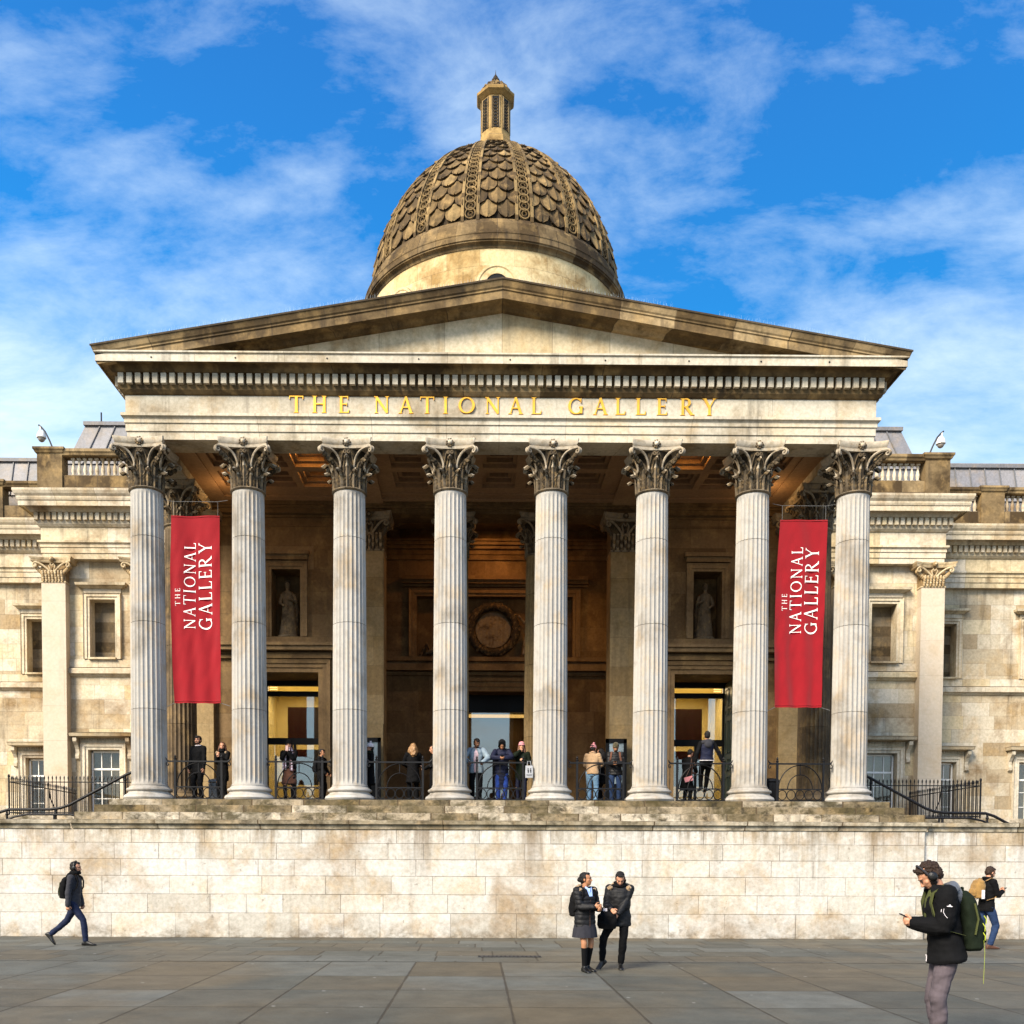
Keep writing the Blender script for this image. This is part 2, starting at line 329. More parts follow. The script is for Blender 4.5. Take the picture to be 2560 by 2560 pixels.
def frame(mb,x0,x1,z0,z1,y,prof,bottom=True,t=.6):
    """mitred architrave round an opening in a wall facing -Y; prof [(outward, projection)]"""
    def loop(o,p):
        b=z0-o if bottom else z0
        return [(x0-o,y-p,b),(x0-o,y-p,z1+o),(x1+o,y-p,z1+o),(x1+o,y-p,b)]
    ls=[loop(o,p) for o,p in prof]
    for a,b in zip(ls,ls[1:]):
        for k in range(4 if bottom else 3):
            k2=(k+1)%4; mb.q([a[k],a[k2],b[k2],b[k]],t)
# ============================================================ ground and terrace
ZF=3.42; ZT=2.40; SP=2.7709
COLX=[(i-3.5)*SP for i in range(8)]
g=MB()
g.q([(-400,-400,-.012),(400,-400,-.012),(400,400,-.012),(-400,400,-.012)])
tag(g.build('ground','paving'),kind='structure')
pv=MB(); rg=random.Random(11)
rows=[-4.7,-5.55,-6.35,-7.15,-7.95,-8.75,-9.72]; y0=-4.5
def slabrow(ya,yb,xs,w0,w1):
    x=xs
    while x<34:
        w_=rg.uniform(w0,w1); t=rg.random(); hue=(1 if rg.random()<.28 else 0)*rg.uniform(.4,1)
        pv.q([(x,ya,0),(x+w_,ya,0),(x+w_,yb,0),(x,yb,0)],t,[(0,0,w_,yb-ya),(w_,0,0,yb-ya),(w_,yb-ya,0,0),(0,yb-ya,w_,0)],hue); x+=w_
ys=[-4.55,-5.35,-6.15,-7.0,-7.85,-8.75,-9.72]
for a,b in zip(ys,ys[1:]): slabrow(b,a,-34+rg.random()*.8,.75,1.35)
# long thin kerb stones between the two paving fields
x=-34
while x<34:
    w_=rg.uniform(1.1,1.6); pv.q([(x,-9.86,.004),(x+w_,-9.86,.004),(x+w_,-9.72,.004),(x,-9.72,.004)],rg.uniform(.8,1.6),[(0,0.0,w_,.14),(w_,0.0,0,.14),(w_,.14,0,0.0),(0,.14,w_,0.0)],0); x+=w_
ys=[-9.86,-11.91,-13.48,-14.99,-16.4,-17.9,-19.4,-20.9,-22.4,-24,-25.6,-27.2,-28.8,-30.4]
base=[-4.59+1.46*k for k in range(-20,27)]
for a,b in zip(ys,ys[1:]):
    for k,x0 in enumerate(base):
        x1=x0+1.46; t=rg.random(); hue=(1 if rg.random()<.30 else 0)*rg.uniform(.5,1)
        if rg.random()<.2: hue=rg.uniform(.2,.6)
        pv.q([(x0,b,0),(x1,b,0),(x1,a,0),(x0,a,0)],t,[(0,0,1.46,a-b),(1.46,0,0,a-b),(1.46,a-b,0,0),(0,a-b,1.46,0)],hue)
tag(pv.build('pavement','paving'),kind='structure')
dc=MB()
for k in range(14): dc.box(-.55+k*.078,-.50+k*.078,-8.98,-8.86,.003,.012,.1,.8)
dc.box(-.60,.56,-9.02,-8.98,.002,.016,.4,.3); dc.box(-.60,.56,-8.86,-8.82,.002,.016,.4,.3)
tag(dc.build('drain_grate','greyiron'),'small iron drain grate flush in the paving before the wall','drain grate')
tf=MB(); tf.box(-40,40,-4.2,30,ZT-.3,ZT,.6); tag(tf.build('upper_terrace','step'),kind='structure')

# terrace wall: three runs, the middle one stands forward
tw=empty('terrace_wall',(0,0,0)); tag(tw,'long pale stone retaining wall of big blocks below the columns','wall')
wl=MB(); rws=[.56,.43,.42,.38,.37,.32]
def wdirt(a,z,rg): return rg.uniform(.0,.14) if z<.3 else (rg.uniform(0,.05))
XL,XR=-9.81,9.64
ashlar(wl,(XL,-4.65,0),(1,0,0),(0,0,1),XR-XL,rws,1.25,seed=5,dirtf=wdirt,tr=(.12,1))
ashlar(wl,(-40,-4.55,0),(1,0,0),(0,0,1),40+XL,rws,1.2,seed=8,dirtf=wdirt,tr=(.12,1))
ashlar(wl,(XR,-4.55,0),(1,0,0),(0,0,1),40-XR,rws,1.2,seed=9,dirtf=wdirt,tr=(.12,1))
for x in(XL,XR): wl.q([(x,-4.65,0),(x,-4.55,0),(x,-4.55,2.48),(x,-4.65,2.48)],.4)
wl.box(XL+.01,XR-.01,-4.64,-4.1,-.1,2.476); wl.box(-40,XL-.01,-4.54,-4.1,-.1,2.476); wl.box(XR+.01,40,-4.54,-4.1,-.1,2.476)
wl.build('wall_face','wall',tw)
cp=MB(); pr=[(0,2.47),(.03,2.49),(.04,2.585),(.10,2.60),(.11,2.675),(.09,2.69),(-.35,2.70),(-.45,2.70)]
mould(cp,pr,lambda o:[(XL-o,-4.2),(XL-o,-4.65-o),(XR+o,-4.65-o),(XR+o,-4.2)],L=2.1,seed=4)
mould(cp,[(o-.002,z-.003) for o,z in pr],lambda o:[(-40,-4.55-o),(XL-.1,-4.55-o)],L=2.1,seed=6)
mould(cp,[(o-.002,z-.003) for o,z in pr],lambda o:[(XR+.1,-4.55-o),(40,-4.55-o)],L=2.1,seed=7)
cp.build('coping','coping',tw)

# ============================================================ the building
B=empty('gallery_building',(0,0,0)); tag(B,'pale stone museum with eight column portico, pediment, dome and side wings','building')
# --- steps of the platform
st=MB()
for k,(hw,yf,z0,z1) in enumerate(((10.52,-.80,3.25,3.42),(10.80,-1.08,3.04,3.245),(11.17,-1.45,2.40,3.035))):
    pr=[(0,z0),(0,z1-.015),(-.015,z1),(-.32,z1)]
    if k==2: pr=[(0,z0),(0,2.80),(0,z1-.015),(-.015,z1),(-.38,z1)]
    mould(st,pr,lambda o,hw=hw,yf=yf:[(-hw-o,4.3),(-hw-o,yf-o),(hw+o,yf-o),(hw+o,4.3)],L=1.35,seed=20+k,tr=(0,1))
st.box(-10.3,10.3,-.7,9.2,2.4,ZF-.002,.4)
for s in(-1,1):
    for k in range(5): st.box(s*(10.5+.38*k),s*(10.5+.38*(k+1)),-.35,4.35,2.4,ZF-.19*(k+1)+.01,.3+.13*k)
st.build('steps','step',B)
# --- column meshes
def shaft_mb(r0,r1,z0,z1,nf=24,sub=6,joints=()):
    mb=MB(); rs=[];ts=[];zs=[]
    n=22
    for k in range(n+1): zs.append(z0+(z1-z0)*k/n)
    for e in (.05,.10,.16,.22): zs+= [z0+e,z1-e]
    for j in joints: zs+=[j-.009,j,j+.009]
    zs=sorted(set(zs)); rg=random.Random(3); dt={}
    for z in zs:
        u=(z-z0)/(z1-z0); r=r0+(r1-r0)*(u**1.6)
        fl=min(1,max(0,(z-z0-.05)/.14)); fl=min(fl,max(0,(z1-.05-z)/.14)); fl=math.sqrt(fl) if fl>0 else 0
        if z-z0<.05: r+=.03*(1-(z-z0)/.05)**2
        jr=.012 if any(abs(z-j)<1e-6 for j in joints) else 0
        ring=[]
        for k in range(nf*sub):
            ph=(k%sub)/sub; dd=0
            if 0<ph: dd=.040*(r/.46)*sin(PI*ph)**.7*fl
            a=2*PI*k/(nf*sub); rr=r-dd-jr; ring.append((rr*cos(a),rr*sin(a),z))
        rs.append(ring)
    segt=[];segd=[]
    drums=[z0]+list(joints)+[z1]; tv=[rg.uniform(.3,.8) for _ in drums]
    for a,b in zip(zs,zs[1:]):
        mz=(a+b)/2; k=sum(1 for q in drums if q<mz)-1; segt.append(tv[k]); segd.append(.45 if any(abs(mz-j)<.009 for j in joints) else 0)
    mb.rings(rs,ts=segt,ds=segd,cap=(0,0)); return mb
def base_mb(r):
    k=r/.477; mb=MB()
    P=[(.60,0),(.66,.02),(.69,.07),(.67,.13),(.63,.155),(.61,.165),(.60,.18),(.565,.20),(.555,.23),(.575,.255),(.60,.262),(.612,.29),(.60,.325),(.575,.335),(.545,.345),(.535,.37),(.505,.39),(.492,.42)]
    mb.lathe([(a*k,z) for a,z in P],n=56,cap=(1,0),t=.7); return mb
def capital_mb(rs_=.427,H=1.27,aw=.67,seed=1,leaves=8,full=True):
    mb=MB(); z=0
    # astragal and bell
    mb.lathe([(rs_-.01,-.02),(rs_+.035,0),(rs_+.055,.025),(rs_+.035,.05),(rs_,.06)],n=48,cap=(0,0),t=.75)
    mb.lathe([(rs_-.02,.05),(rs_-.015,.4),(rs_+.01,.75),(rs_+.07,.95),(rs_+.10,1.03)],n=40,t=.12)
    def leaf(a,zb,L,wd,out,curl,t):
        nu,nv=6,11; ca,sa=cos(a),sin(a); F=[];Bk=[]
        for j in range(nv+1):
            v=j/nv
            zz=zb+L*(v if v<.78 else .78+.16*sin((v-.78)/.22*PI*.62))
            oo=.02+out*v**2.2+(curl*((v-.70)/.30)**1.4 if v>.70 else 0)
            if v>.9: zz-=L*.10*((v-.9)/.1)
            wj=wd*(.62+.38*sin(PI*min(1,v*.95+.1)))*(1-.55*max(0,(v-.75)/.25)**1.3)*(1+.16*math.cos(v*PI*9))
            fr=[];bk=[]
            for i in range(nu+1):
                u=i/nu*2-1
                ridge=.022*math.cos(u*PI*3)*(1-.4*v)+.016*(1-abs(u)); rad=rs_-.01+oo+ridge-.05*u*u*(1-v*.4)
                xt=u*wj; 
                fr.append((ca*rad-sa*xt,sa*rad+ca*xt,zz-.06*abs(u)**1.5*v)); rb=rad-.03
                bk.append((ca*rb-sa*xt,sa*rb+ca*xt,zz-.06*abs(u)**1.5*v-.012))
            F.append(fr);Bk.append(bk)
        for G_,tt in((F,t),(Bk,.1)):
            for j in range(nv):
                for i in range(nu):
                    tq=tt
                    if G_ is F: tq=t*(.85 if i in(2,3) else .45 if i in (0,5) else .22)*(1.5 if j>=nv-4 else .9)  # leaf tips tinted lighter as if catching light, lower leaf kept dark
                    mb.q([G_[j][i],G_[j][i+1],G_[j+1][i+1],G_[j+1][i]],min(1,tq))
        for i in range(nu): mb.q([F[nv][i],F[nv][i+1],Bk[nv][i+1],Bk[nv][i]],t)
        for j in range(nv):
            mb.q([F[j][0],F[j+1][0],Bk[j+1][0],Bk[j][0]],t*.6); mb.q([F[j][nu],F[j+1][nu],Bk[j+1][nu],Bk[j][nu]],t*.6)
    rg=random.Random(seed)
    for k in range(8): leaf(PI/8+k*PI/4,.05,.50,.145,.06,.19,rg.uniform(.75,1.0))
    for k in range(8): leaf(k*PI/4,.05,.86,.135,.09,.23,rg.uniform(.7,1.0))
    # cauliculi stalks and volutes
    for k in range(4):
        for s in(-1,1):
            ac=PI/4+k*PI/2; a0=ac+s*PI*.125; path=[];rad=[]
            for j in range(9):
                v=j/8; a=a0+(ac+s*.035-a0)*v**1.5; rr=rs_+.03+.43*v**2.0+.04*v; zz=.60+.43*math.sin(v*PI*.5); path.append((rr*cos(a),rr*sin(a),zz)); rad.append(.028+.008*v)
            ex=Vector(path[-1]); dr=Vector((cos(ac),sin(ac),0)); c0=ex+Vector((0,0,-.085))
            for j in range(1,18):
                th=PI/2-j*.42; r_=.085*(1-j/20); path.append(tuple(c0+dr*(r_*cos(th))+Vector((0,0,r_*sin(th))))); rad.append(.034-.001*j)
            mb.tube(path,rad,6,t=.95)
            # inner helix towards the face centre
            af=ac+s*PI/4; path=[];rad=[]
            for j in range(7):
                v=j/6; a=a0+(af-s*.10-a0)*v; rr=rs_+.03+.10*v; zz=.62+.36*math.sin(v*PI*.5); path.append((rr*cos(a),rr*sin(a),zz)); rad.append(.02)
            ex=Vector(path[-1]); tg=Vector((-sin(af),cos(af),0))*s; c0=ex+Vector((0,0,-.05))
            for j in range(1,14):
                th=PI/2-j*.45; r_=.05*(1-j/16); path.append(tuple(c0+tg*(r_*cos(th))+Vector((0,0,r_*sin(th))))); rad.append(.02)
            mb.tube(path,rad,5,t=.6)
            mb.ell((( rs_+.05)*cos(a0),(rs_+.05)*sin(a0),.60),(.035,.035,.06),nu=6,nv=4,t=.9)
        # dark filler leaf under the corner volute
        ac=PI/4+k*PI/2
        for q in range(5):
            v=q/4; rr=rs_+.06+.34*v; mb.ell((rr*cos(ac),rr*sin(ac),.66+.20*v),(.06,.06,.075),nu=7,nv=5,t=.25)
    return mb
def abacus_mb(rs_=.427,aw=.665):
    mb=MB()
    # abacus: concave sided, chamfered corners
    prof=[(.0,1.035,.55),(.02,1.10,.8),(-.02,1.12,.5),(.02,1.16,.9),(.055,1.25,.9),(.055,1.272,.9)]
    rsn=[]
    for o,zz,_ in prof:
        ring=[]
        for k in range(4):
            af=k*PI/2; n=10
            for j in range(n+1):
                u=-1+2*j/n; x=u*(aw-.03)*(1+o*.6); dd=(.535+(aw-.535-.03)*u*u)+o*.9; ring.append((cos(af)*dd-sin(af)*x,sin(af)*dd+cos(af)*x,zz))
        rsn.append(ring)
    mb.rings(rsn,t=.9,ts=[p[2] for p in prof[1:]])
    # fleuron on each face
    for k in range(4):
        af=k*PI/2; c=Vector((cos(af)*.585,sin(af)*.585,1.19))
        mb.ell(c,(.06,.06,.06),nu=8,nv=6,t=1)
        for q in range(9):
            th=2*PI*q/9; e=c+Vector((-sin(af)*cos(th)*.09,cos(af)*cos(th)*.09,sin(th)*.085))-Vector((cos(af),sin(af),0))*.03
            mb.ell(e,(.038,.038,.038),nu=6,nv=4,t=.08)
    return mb
joints=[5.9,8.25,10.55]
SH=shaft_mb(.477,.427,ZF+.41,11.80,joints=joints)
SH.v=[(x,y,z-ZF) for x,y,z in SH.v]
BS=base_mb(.477); CP=capital_mb(); AB=abacus_mb()
def make_column(x,y,mats,name='column',label=None):
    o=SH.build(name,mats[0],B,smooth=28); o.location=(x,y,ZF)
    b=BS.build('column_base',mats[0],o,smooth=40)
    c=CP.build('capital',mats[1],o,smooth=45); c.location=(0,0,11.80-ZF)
    c=AB.build('abacus','abacus' if mats[0]=='column' else mats[1],o,smooth=45); c.location=(0,0,11.80-ZF)
    return o
c0=make_column(COLX[0],0,('column','capital'))
rgc=random.Random(5)
def ccopy(src,x,y,rz):
    o=inst(src,B,(x,y,ZF)); o.rotation_euler.z=rz; return o
for i in range(1,8): ccopy(c0,COLX[i],0,PI/2*(i%4))
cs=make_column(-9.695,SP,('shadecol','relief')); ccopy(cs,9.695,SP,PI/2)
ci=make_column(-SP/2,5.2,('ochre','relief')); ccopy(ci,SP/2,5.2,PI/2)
# --- antae / pilasters
def pilaster_cap(wd,dp,H,bw,mb,ty=.9,yoff=0):
    """anta capital, wd half width, local origin at bottom centre of the front face (y=0 faces viewer)"""
    mb.box(-wd,wd,0,dp,0,H*.92,.15)
    mb.box(-wd-.02,wd+.02,-.02,dp,0,.05,.9)
    for k in range(7):
        x=(-1+2*(k+.5)/7)*wd*.92
        for j in range(4): mb.ell((x,-.03-.022*j,.10+H*.09*j),(wd*.11,.045,H*.10),nu=7,nv=5,t=.9 if (k+j)%2 else .45)
        mb.ell((x,-.10,H*.43),(wd*.10,.05,.04),nu=7,nv=5,t=1)
    for s in(-1,1):
        path=[];rad=[]
        for j in range(9):
            v=j/8; path.append((s*(wd*.12+(bw-.12-wd*.12)*v),-.06-.10*v,H*.40+H*.38*math.sin(v*PI*.5))); rad.append(.035)
        c=Vector(path[-1])+Vector((0,0,-.10))
        for j in range(1,16):
            th=PI/2-j*.42; r_=.10*(1-j/18); path.append((c.x+s*r_*cos(th),c.y,c.z+r_*sin(th))); rad.append(.034)
        mb.tube(path,rad,6,t=1)
        mb.tube([(s*wd*.1,-.05,H*.42),(s*wd*.24,-.09,H*.66),(s*wd*.12,-.10,H*.74),(s*wd*.04,-.10,H*.66)],.028,6,t=.8)
        for q in range(6):
            v=q/5; mb.ell((s*(wd*.8+(bw-wd*.85)*v*.8),-.02+.0*v,H*.34+H*.30*v),(.075,.09,.09),nu=8,nv=5,t=.35)
    n=12; rs=[]
    for o,zz in((0,.80*H),(.03,.86*H),(.0,.88*H),(.05,.95*H),(.06,H)):
        fr=[(-bw-o,dp,zz)]+[( (-1+2*k/n)*(bw+o), -.06-o-.16*((-1+2*k/n)**2),zz) for k in range(n+1)]+[(bw+o,dp,zz)]
        rs.append(fr)
    mb.rings(rs,t=.95)
    mb.ell((0,-.14,H*.92),(.10,.07,.10),nu=8,nv=6,t=.2); mb.ell((0,-.20,H*.92),(.045,.04,.045),nu=7,nv=5,t=1)
def anta(x,y0,y1,hw,mats,ztop=13.08,H=1.2,bw=.66,zb=ZF,name='pilaster'):
    mb=MB(); ashlar(mb,(x-hw,y0,zb),(1,0,0),(0,0,1),2*hw,[.95]*int((ztop-H-zb)/.95)+[(ztop-H-zb)%.95],3,seed=int(abs(x)*77),tr=(.3,.8))
    for sx in(-1,1): ashlar(mb,(x+sx*hw,y0,zb),(0,1,0),(0,0,1),y1-y0,[.95]*int((ztop-H-zb)/.95)+[(ztop-H-zb)%.95],3,seed=int(abs(x)*7),tr=(.2,.6))
    o=mb.build(name,mats[0],B)
    c=MB(); pilaster_cap(hw,y1-y0,H,bw,c); c.v=[(a+x,b+y0,z+ztop-H) for a,b,z in c.v]; c.build('capital',mats[1],o,smooth=45)
    b=MB()
    mould(b,[(0,zb+.42),(.03,zb+.40),(.05,zb+.36),(.10,zb+.34),(.12,zb+.28),(.08,zb+.22),(.08,zb+.20),(.18,zb+.15),(.20,zb+.08),(.18,zb)],lambda o_:[(x-hw-o_,y1),(x-hw-o_,y0-o_),(x+hw+o_,y0-o_),(x+hw+o_,y1)],L=9)
    b.build('pilaster_base',mats[0],o,smooth=40)
    return o
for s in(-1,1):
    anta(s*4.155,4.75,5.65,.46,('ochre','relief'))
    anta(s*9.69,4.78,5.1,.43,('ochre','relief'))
# --- portico back wall with openings
bw_=MB(); YW=5.0
for s in(-1,1):
    xc=s*6.925; x0=min(s*4.6,s*9.28); W_=4.68
    holes=[(xc-1.06-x0,xc+1.06-x0,0,7.98-ZF),(xc-.47-x0,xc+.47-x0,9.15-ZF,11.33-ZF)]
    ashlar(bw_,(x0,YW,ZF),(1,0,0),(0,0,1),W_,[.81,.8,.8,.8,.8,.72,.5,.5,.73,.73,.72,.76,.94],1.7,holes,seed=31+s,tr=(.2,.8))
    # niche reveal and back
    for xx in(-.47,.47): bw_.q([(xc+xx,YW,9.15),(xc+xx,YW+.75,9.15),(xc+xx,YW+.75,11.33),(xc+xx,YW,11.33)],.3)
    bw_.q([(xc-.47,YW,11.33),(xc+.47,YW,11.33),(xc+.47,YW+.75,11.33),(xc-.47,YW+.75,11.33)],.2)
    bw_.q([(xc-.47,YW,9.15),(xc+.47,YW,9.15),(xc+.47,YW+.75,9.15),(xc-.47,YW+.75,9.15)],.6)
    bw_.q([(xc-.47,YW+.75,9.15),(xc+.47,YW+.75,9.15),(xc+.47,YW+.75,11.33),(xc-.47,YW+.75,11.33)],.15)
    # door reveal
    for xx in(-1.06,1.06): bw_.q([(xc+xx,YW,ZF),(xc+xx,YW+1.5,ZF),(xc+xx,YW+1.5,7.98),(xc+xx,YW,7.98)],.5)
    bw_.q([(xc-1.06,YW,7.98),(xc+1.06,YW,7.98),(xc+1.06,YW+1.5,7.98),(xc-1.06,YW+1.5,7.98)],.3)
    # side of the portico block back to the wings, vestibule side wall
    ashlar(bw_,(s*10.1,5.1,ZT),(0,1,0),(0,0,1),4.5,[.9]*12+[.25],1.5,seed=41)
    ashlar(bw_,(s*4.62,5.65,ZF),(0,1,0),(0,0,1),3.6,[.9]*12,1.5,seed=42)
# vestibule back wall
YV=9.2
ashlar(bw_,(-4.7,YV,ZF),(1,0,0),(0,0,1),9.4,[.8,.8,.8,.8,.8,.74,.6,.9,.9,.9,.9,.9,1.1],1.6,[(3.35,6.05,0,8.16-ZF),(4.7-2.91,4.7+2.91,9.43-ZF,11.67-ZF)],seed=44,tr=(.3,.9))
bw_.q([(-2.91,YV+.35,9.43),(2.91,YV+.35,9.43),(2.91,YV+.35,11.67),(-2.91,YV+.35,11.67)],.5)
for xx in(-2.91,2.91): bw_.q([(xx,YV,9.43),(xx,YV+.35,9.43),(xx,YV+.35,11.67),(xx,YV,11.67)],.3)
for zz in(9.43,11.67): bw_.q([(-2.91,YV,zz),(2.91,YV,zz),(2.91,YV+.35,zz),(-2.91,YV+.35,zz)],.3)
for xx in(-1.35,1.35): bw_.q([(xx,YV,ZF),(xx,YV+.9,ZF),(xx,YV+.9,8.16),(xx,YV,8.16)],.5)
bw_.q([(-1.35,YV,8.16),(1.35,YV,8.16),(1.35,YV+.9,8.16),(-1.35,YV+.9,8.16)],.3)
bw_.q([(-4.7,5.6,14.1),(4.7,5.6,14.1),(4.7,9.3,14.1),(-4.7,9.3,14.1)],.6)
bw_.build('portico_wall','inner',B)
# --- mouldings of the inner walls
im=MB()
for s in(-1,1):
    xc=s*6.925
    frame(im,xc-1.06,xc+1.06,ZF,7.98,YW,[(0,-.02),(0,.05),(.14,.05),(.15,.09),(.27,.09),(.28,.13),(.36,.15),(.40,.17),(.40,0)],bottom=False,t=.75)
    frame(im,xc-.47,xc+.47,9.15,11.33,YW,[(0,-.02),(0,.04),(.08,.05),(.09,.08),(.18,.09),(.24,.13),(.25,0)],bottom=False,t=.8)
    im.box(xc-.78,xc+.78,YW-.20,YW,11.78,11.90,.7); im.box(xc-.72,xc+.72,YW-.12,YW,11.62,11.78,.6)
    for a,b in((8.42,8.60),): im.box(xc-1.5,xc+1.5,YW-.14,YW,a,b,.4)
    xa,xb=sorted((s*4.62,s*9.26))
    # hood over the door and the two string courses
    for k,(p,z0,z1,t) in enumerate(((.10,8.42,8.52,.4),(.30,8.66,8.80,.9),(.36,8.80,8.90,.9),(.12,8.94,9.12,.6))): im.box(xa,xb,YW-p,YW,z0,z1,t)
    for zz,p in((13.0,.06),(12.72,.03)): im.box(xa,xb,YW-p,YW,zz,zz+.07,.4)
frame(im,-1.35,1.35,ZF,8.16,YV,[(0,-.02),(0,.05),(.16,.05),(.17,.09),(.34,.09),(.36,.14),(.48,.17),(.48,0)],bottom=False,t=.7)
frame(im,-2.91,2.91,9.43,11.67,YV,[(0,-.02),(0,.05),(.10,.06),(.11,.10),(.22,.11),(.28,.15),(.28,0)],bottom=False,t=.7)
for p,z0,z1 in((.14,12.0,12.08),(.24,12.10,12.22),(.32,12.22,12.36)): im.box(-3.45,3.45,YV-p,YV,z0,z1,.6)
for p,z0,z1,t in((.12,9.27,9.42,.7),(.24,8.90,9.14,.8),(.10,8.74,8.86,.5)): im.box(-4.6,4.6,YV-p,YV,z0,z1,t)
for p,z0,z1,t in((.06,13.01,13.2,.6),(.10,13.2,13.38,.6),(.20,13.38,13.5,.8),(.28,13.5,13.62,.8),(.34,13.62,13.7,.7)): im.box(-4.6,4.6,YV-p,YV,z0,z1,t)
# architrave above the inner columns
im.box(-9.27,9.27,4.77,5.62,13.08,13.36,.35); im.box(-9.27,9.27,4.70,4.77,13.22,13.30,.4); im.box(-9.27,9.27,4.62,4.8,13.30,13.42,.4)
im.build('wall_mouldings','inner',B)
# --- wreath relief
rl=MB()
zc=10.50; y=YV+.33
rl.lathe([(.0,0),(.66,0),(.66,.05)],n=48,t=.75); 
for i in range(len(rl.v)): a,b,c=rl.v[i]; rl.v[i]=(a-.05,y-c-.03,b+zc)
ringp=[(-.05+.86*cos(2*PI*k/40),y-.14,zc+.86*sin(2*PI*k/40)) for k in range(41)]
rl.tube(ringp,.15,8,t=.05)
rg=random.Random(2)
for k in range(90):
    a=2*PI*k/90; r_=.86+rg.uniform(-.09,.11); rl.ell((-.05+r_*cos(a),y-.2,zc+r_*sin(a)),(.085,.07,.085),nu=6,nv=4,t=rg.uniform(0,.22))
for s in(-1,1):   # two robed figures leaning on the wreath
    fx=-.05+s*1.55
    P=lambda x,z,r_,t,dy=.12:(rl.ell((-.05+s*x,y-dy,z),(r_[0],.13,r_[1]),nu=10,nv=7,t=t))
    P(1.50,10.70,(.20,.30),.75);P(1.42,11.18,(.10,.13),.8);P(1.62,10.25,(.28,.26),.55)
    rl.tube([(-.05+s*1.45,y-.2,10.9),(-.05+s*1.15,y-.24,10.75),(-.05+s*.95,y-.22,11.0)],[.07,.055,.045],7,t=.8)
    rl.tube([(-.05+s*1.62,y-.2,10.85),(-.05+s*1.9,y-.2,10.6),(-.05+s*2.0,y-.2,10.2)],[.07,.055,.045],7,t=.6)
    rl.tube([(-.05+s*1.60,y-.22,10.25),(-.05+s*1.25,y-.28,10.15),(-.05+s*1.15,y-.24,9.55)],[.14,.12,.07],8,t=.85)
    rl.tube([(-.05+s*1.70,y-.2,10.2),(-.05+s*1.95,y-.25,9.85),(-.05+s*2.5,y-.2,9.6)],[.14,.12,.07],8,t=.6)
    for q in range(7): rl.tube([(-.05+s*(1.3+.1*q),y-.26,10.2),(-.05+s*(1.25+.13*q),y-.27,9.85),(-.05+s*(1.2+.17*q),y-.22,9.48)],.035,5,t=rg.uniform(.3,1))
    rl.tube([(-.05+s*2.2,y-.1,9.46),(-.05+s*2.5,y-.1,9.95),(-.05+s*2.75,y-.1,9.5)],.08,6,t=.2)
rl.build('wreath_relief','relief',B,smooth=50)
# --- statues in the niches (things of their own)
def statue(x,name_label,flip):
    o=empty('statue',(x,5.38,9.15)); tag(o,name_label,'statue','robed statues in the portico niches')
    p=MB(); p.lathe([(.34,0),(.36,.02),(.36,.08),(.33,.10)],n=24,t=.9); p.build('plinth','statue',o,smooth=40)
    m_=MB(); rs=[]
    prof=[(.10,.30,.24,0),(.25,.27,.22,.0),(.55,.235,.19,.01),(.85,.215,.175,.02),(1.02,.205,.17,.02),(1.12,.17,.14,.01),(1.25,.165,.13,-.01),(1.38,.19,.14,-.02),(1.48,.21,.13,-.02),(1.54,.16,.11,-.02),(1.58,.075,.07,-.02),(1.64,.055,.055,-.02),(1.68,.06,.065,-.02)]
    for z,a,b,dx in prof:
        ring=[]
        for k in range(40):
            th=2*PI*k/40; f=1+(.10*sin(th*9+z*2.5+1.2*sin(z*4))+.05*sin(th*15-z*3))*max(0,min(1,(1.15-z)/.5)) + .03*sin(th*7+z*14)*(1 if z>1.1 and z<1.55 else 0)
            ring.append((flip*dx+a*f*cos(th),b*f*sin(th),z))
        rs.append(ring)
    m_.rings(rs,t=.75)
    m_.ell((flip*-.02,0,1.78),(.085,.10,.125),nu=14,nv=10,t=.7); m_.ell((flip*-.02,.03,1.85),(.10,.11,.09),nu=12,nv=8,t=.3); m_.ell((flip*-.02,-.105,1.77),(.018,.02,.035),nu=6,nv=4,t=.8)
    for s,pts in((1,[(.19,-.01,1.45),(.27,-.08,1.2),(.08,-.20,1.30)]),(-1,[(-.20,-.01,1.45),(-.27,-.06,1.18),(-.12,-.20,1.06)])):
        m_.tube([(flip*a,b,c) for a,b,c in pts],[.07,.06,.04],8,t=.8); m_.ell((flip*pts[-1][0],pts[-1][1],pts[-1][2]),(.045,.04,.05),nu=8,nv=6,t=.9)
    for q in range(12):
        a=-2.6+q*.19; m_.tube([(flip*.19*cos(a),.16*sin(a)-.01,1.05),(flip*.225*cos(a+.1),.185*sin(a+.1)-.02,.6),(flip*.28*cos(a+.15),.23*sin(a+.15)-.02,.12)],[.014,.022,.028],5,t=.9)
    m_.tube([(flip*.22,.02,1.45),(flip*.27,.05,1.0),(flip*.25,.04,.4),(flip*.27,.03,.12)],[.05,.09,.08,.09],8,t=.35)
    m_.build('figure','statue',o,smooth=60)
statue(-6.925,'robed stone woman in the niche over the left portico door',1)
statue(6.925,'robed stone woman in the niche over the right portico door',-1)
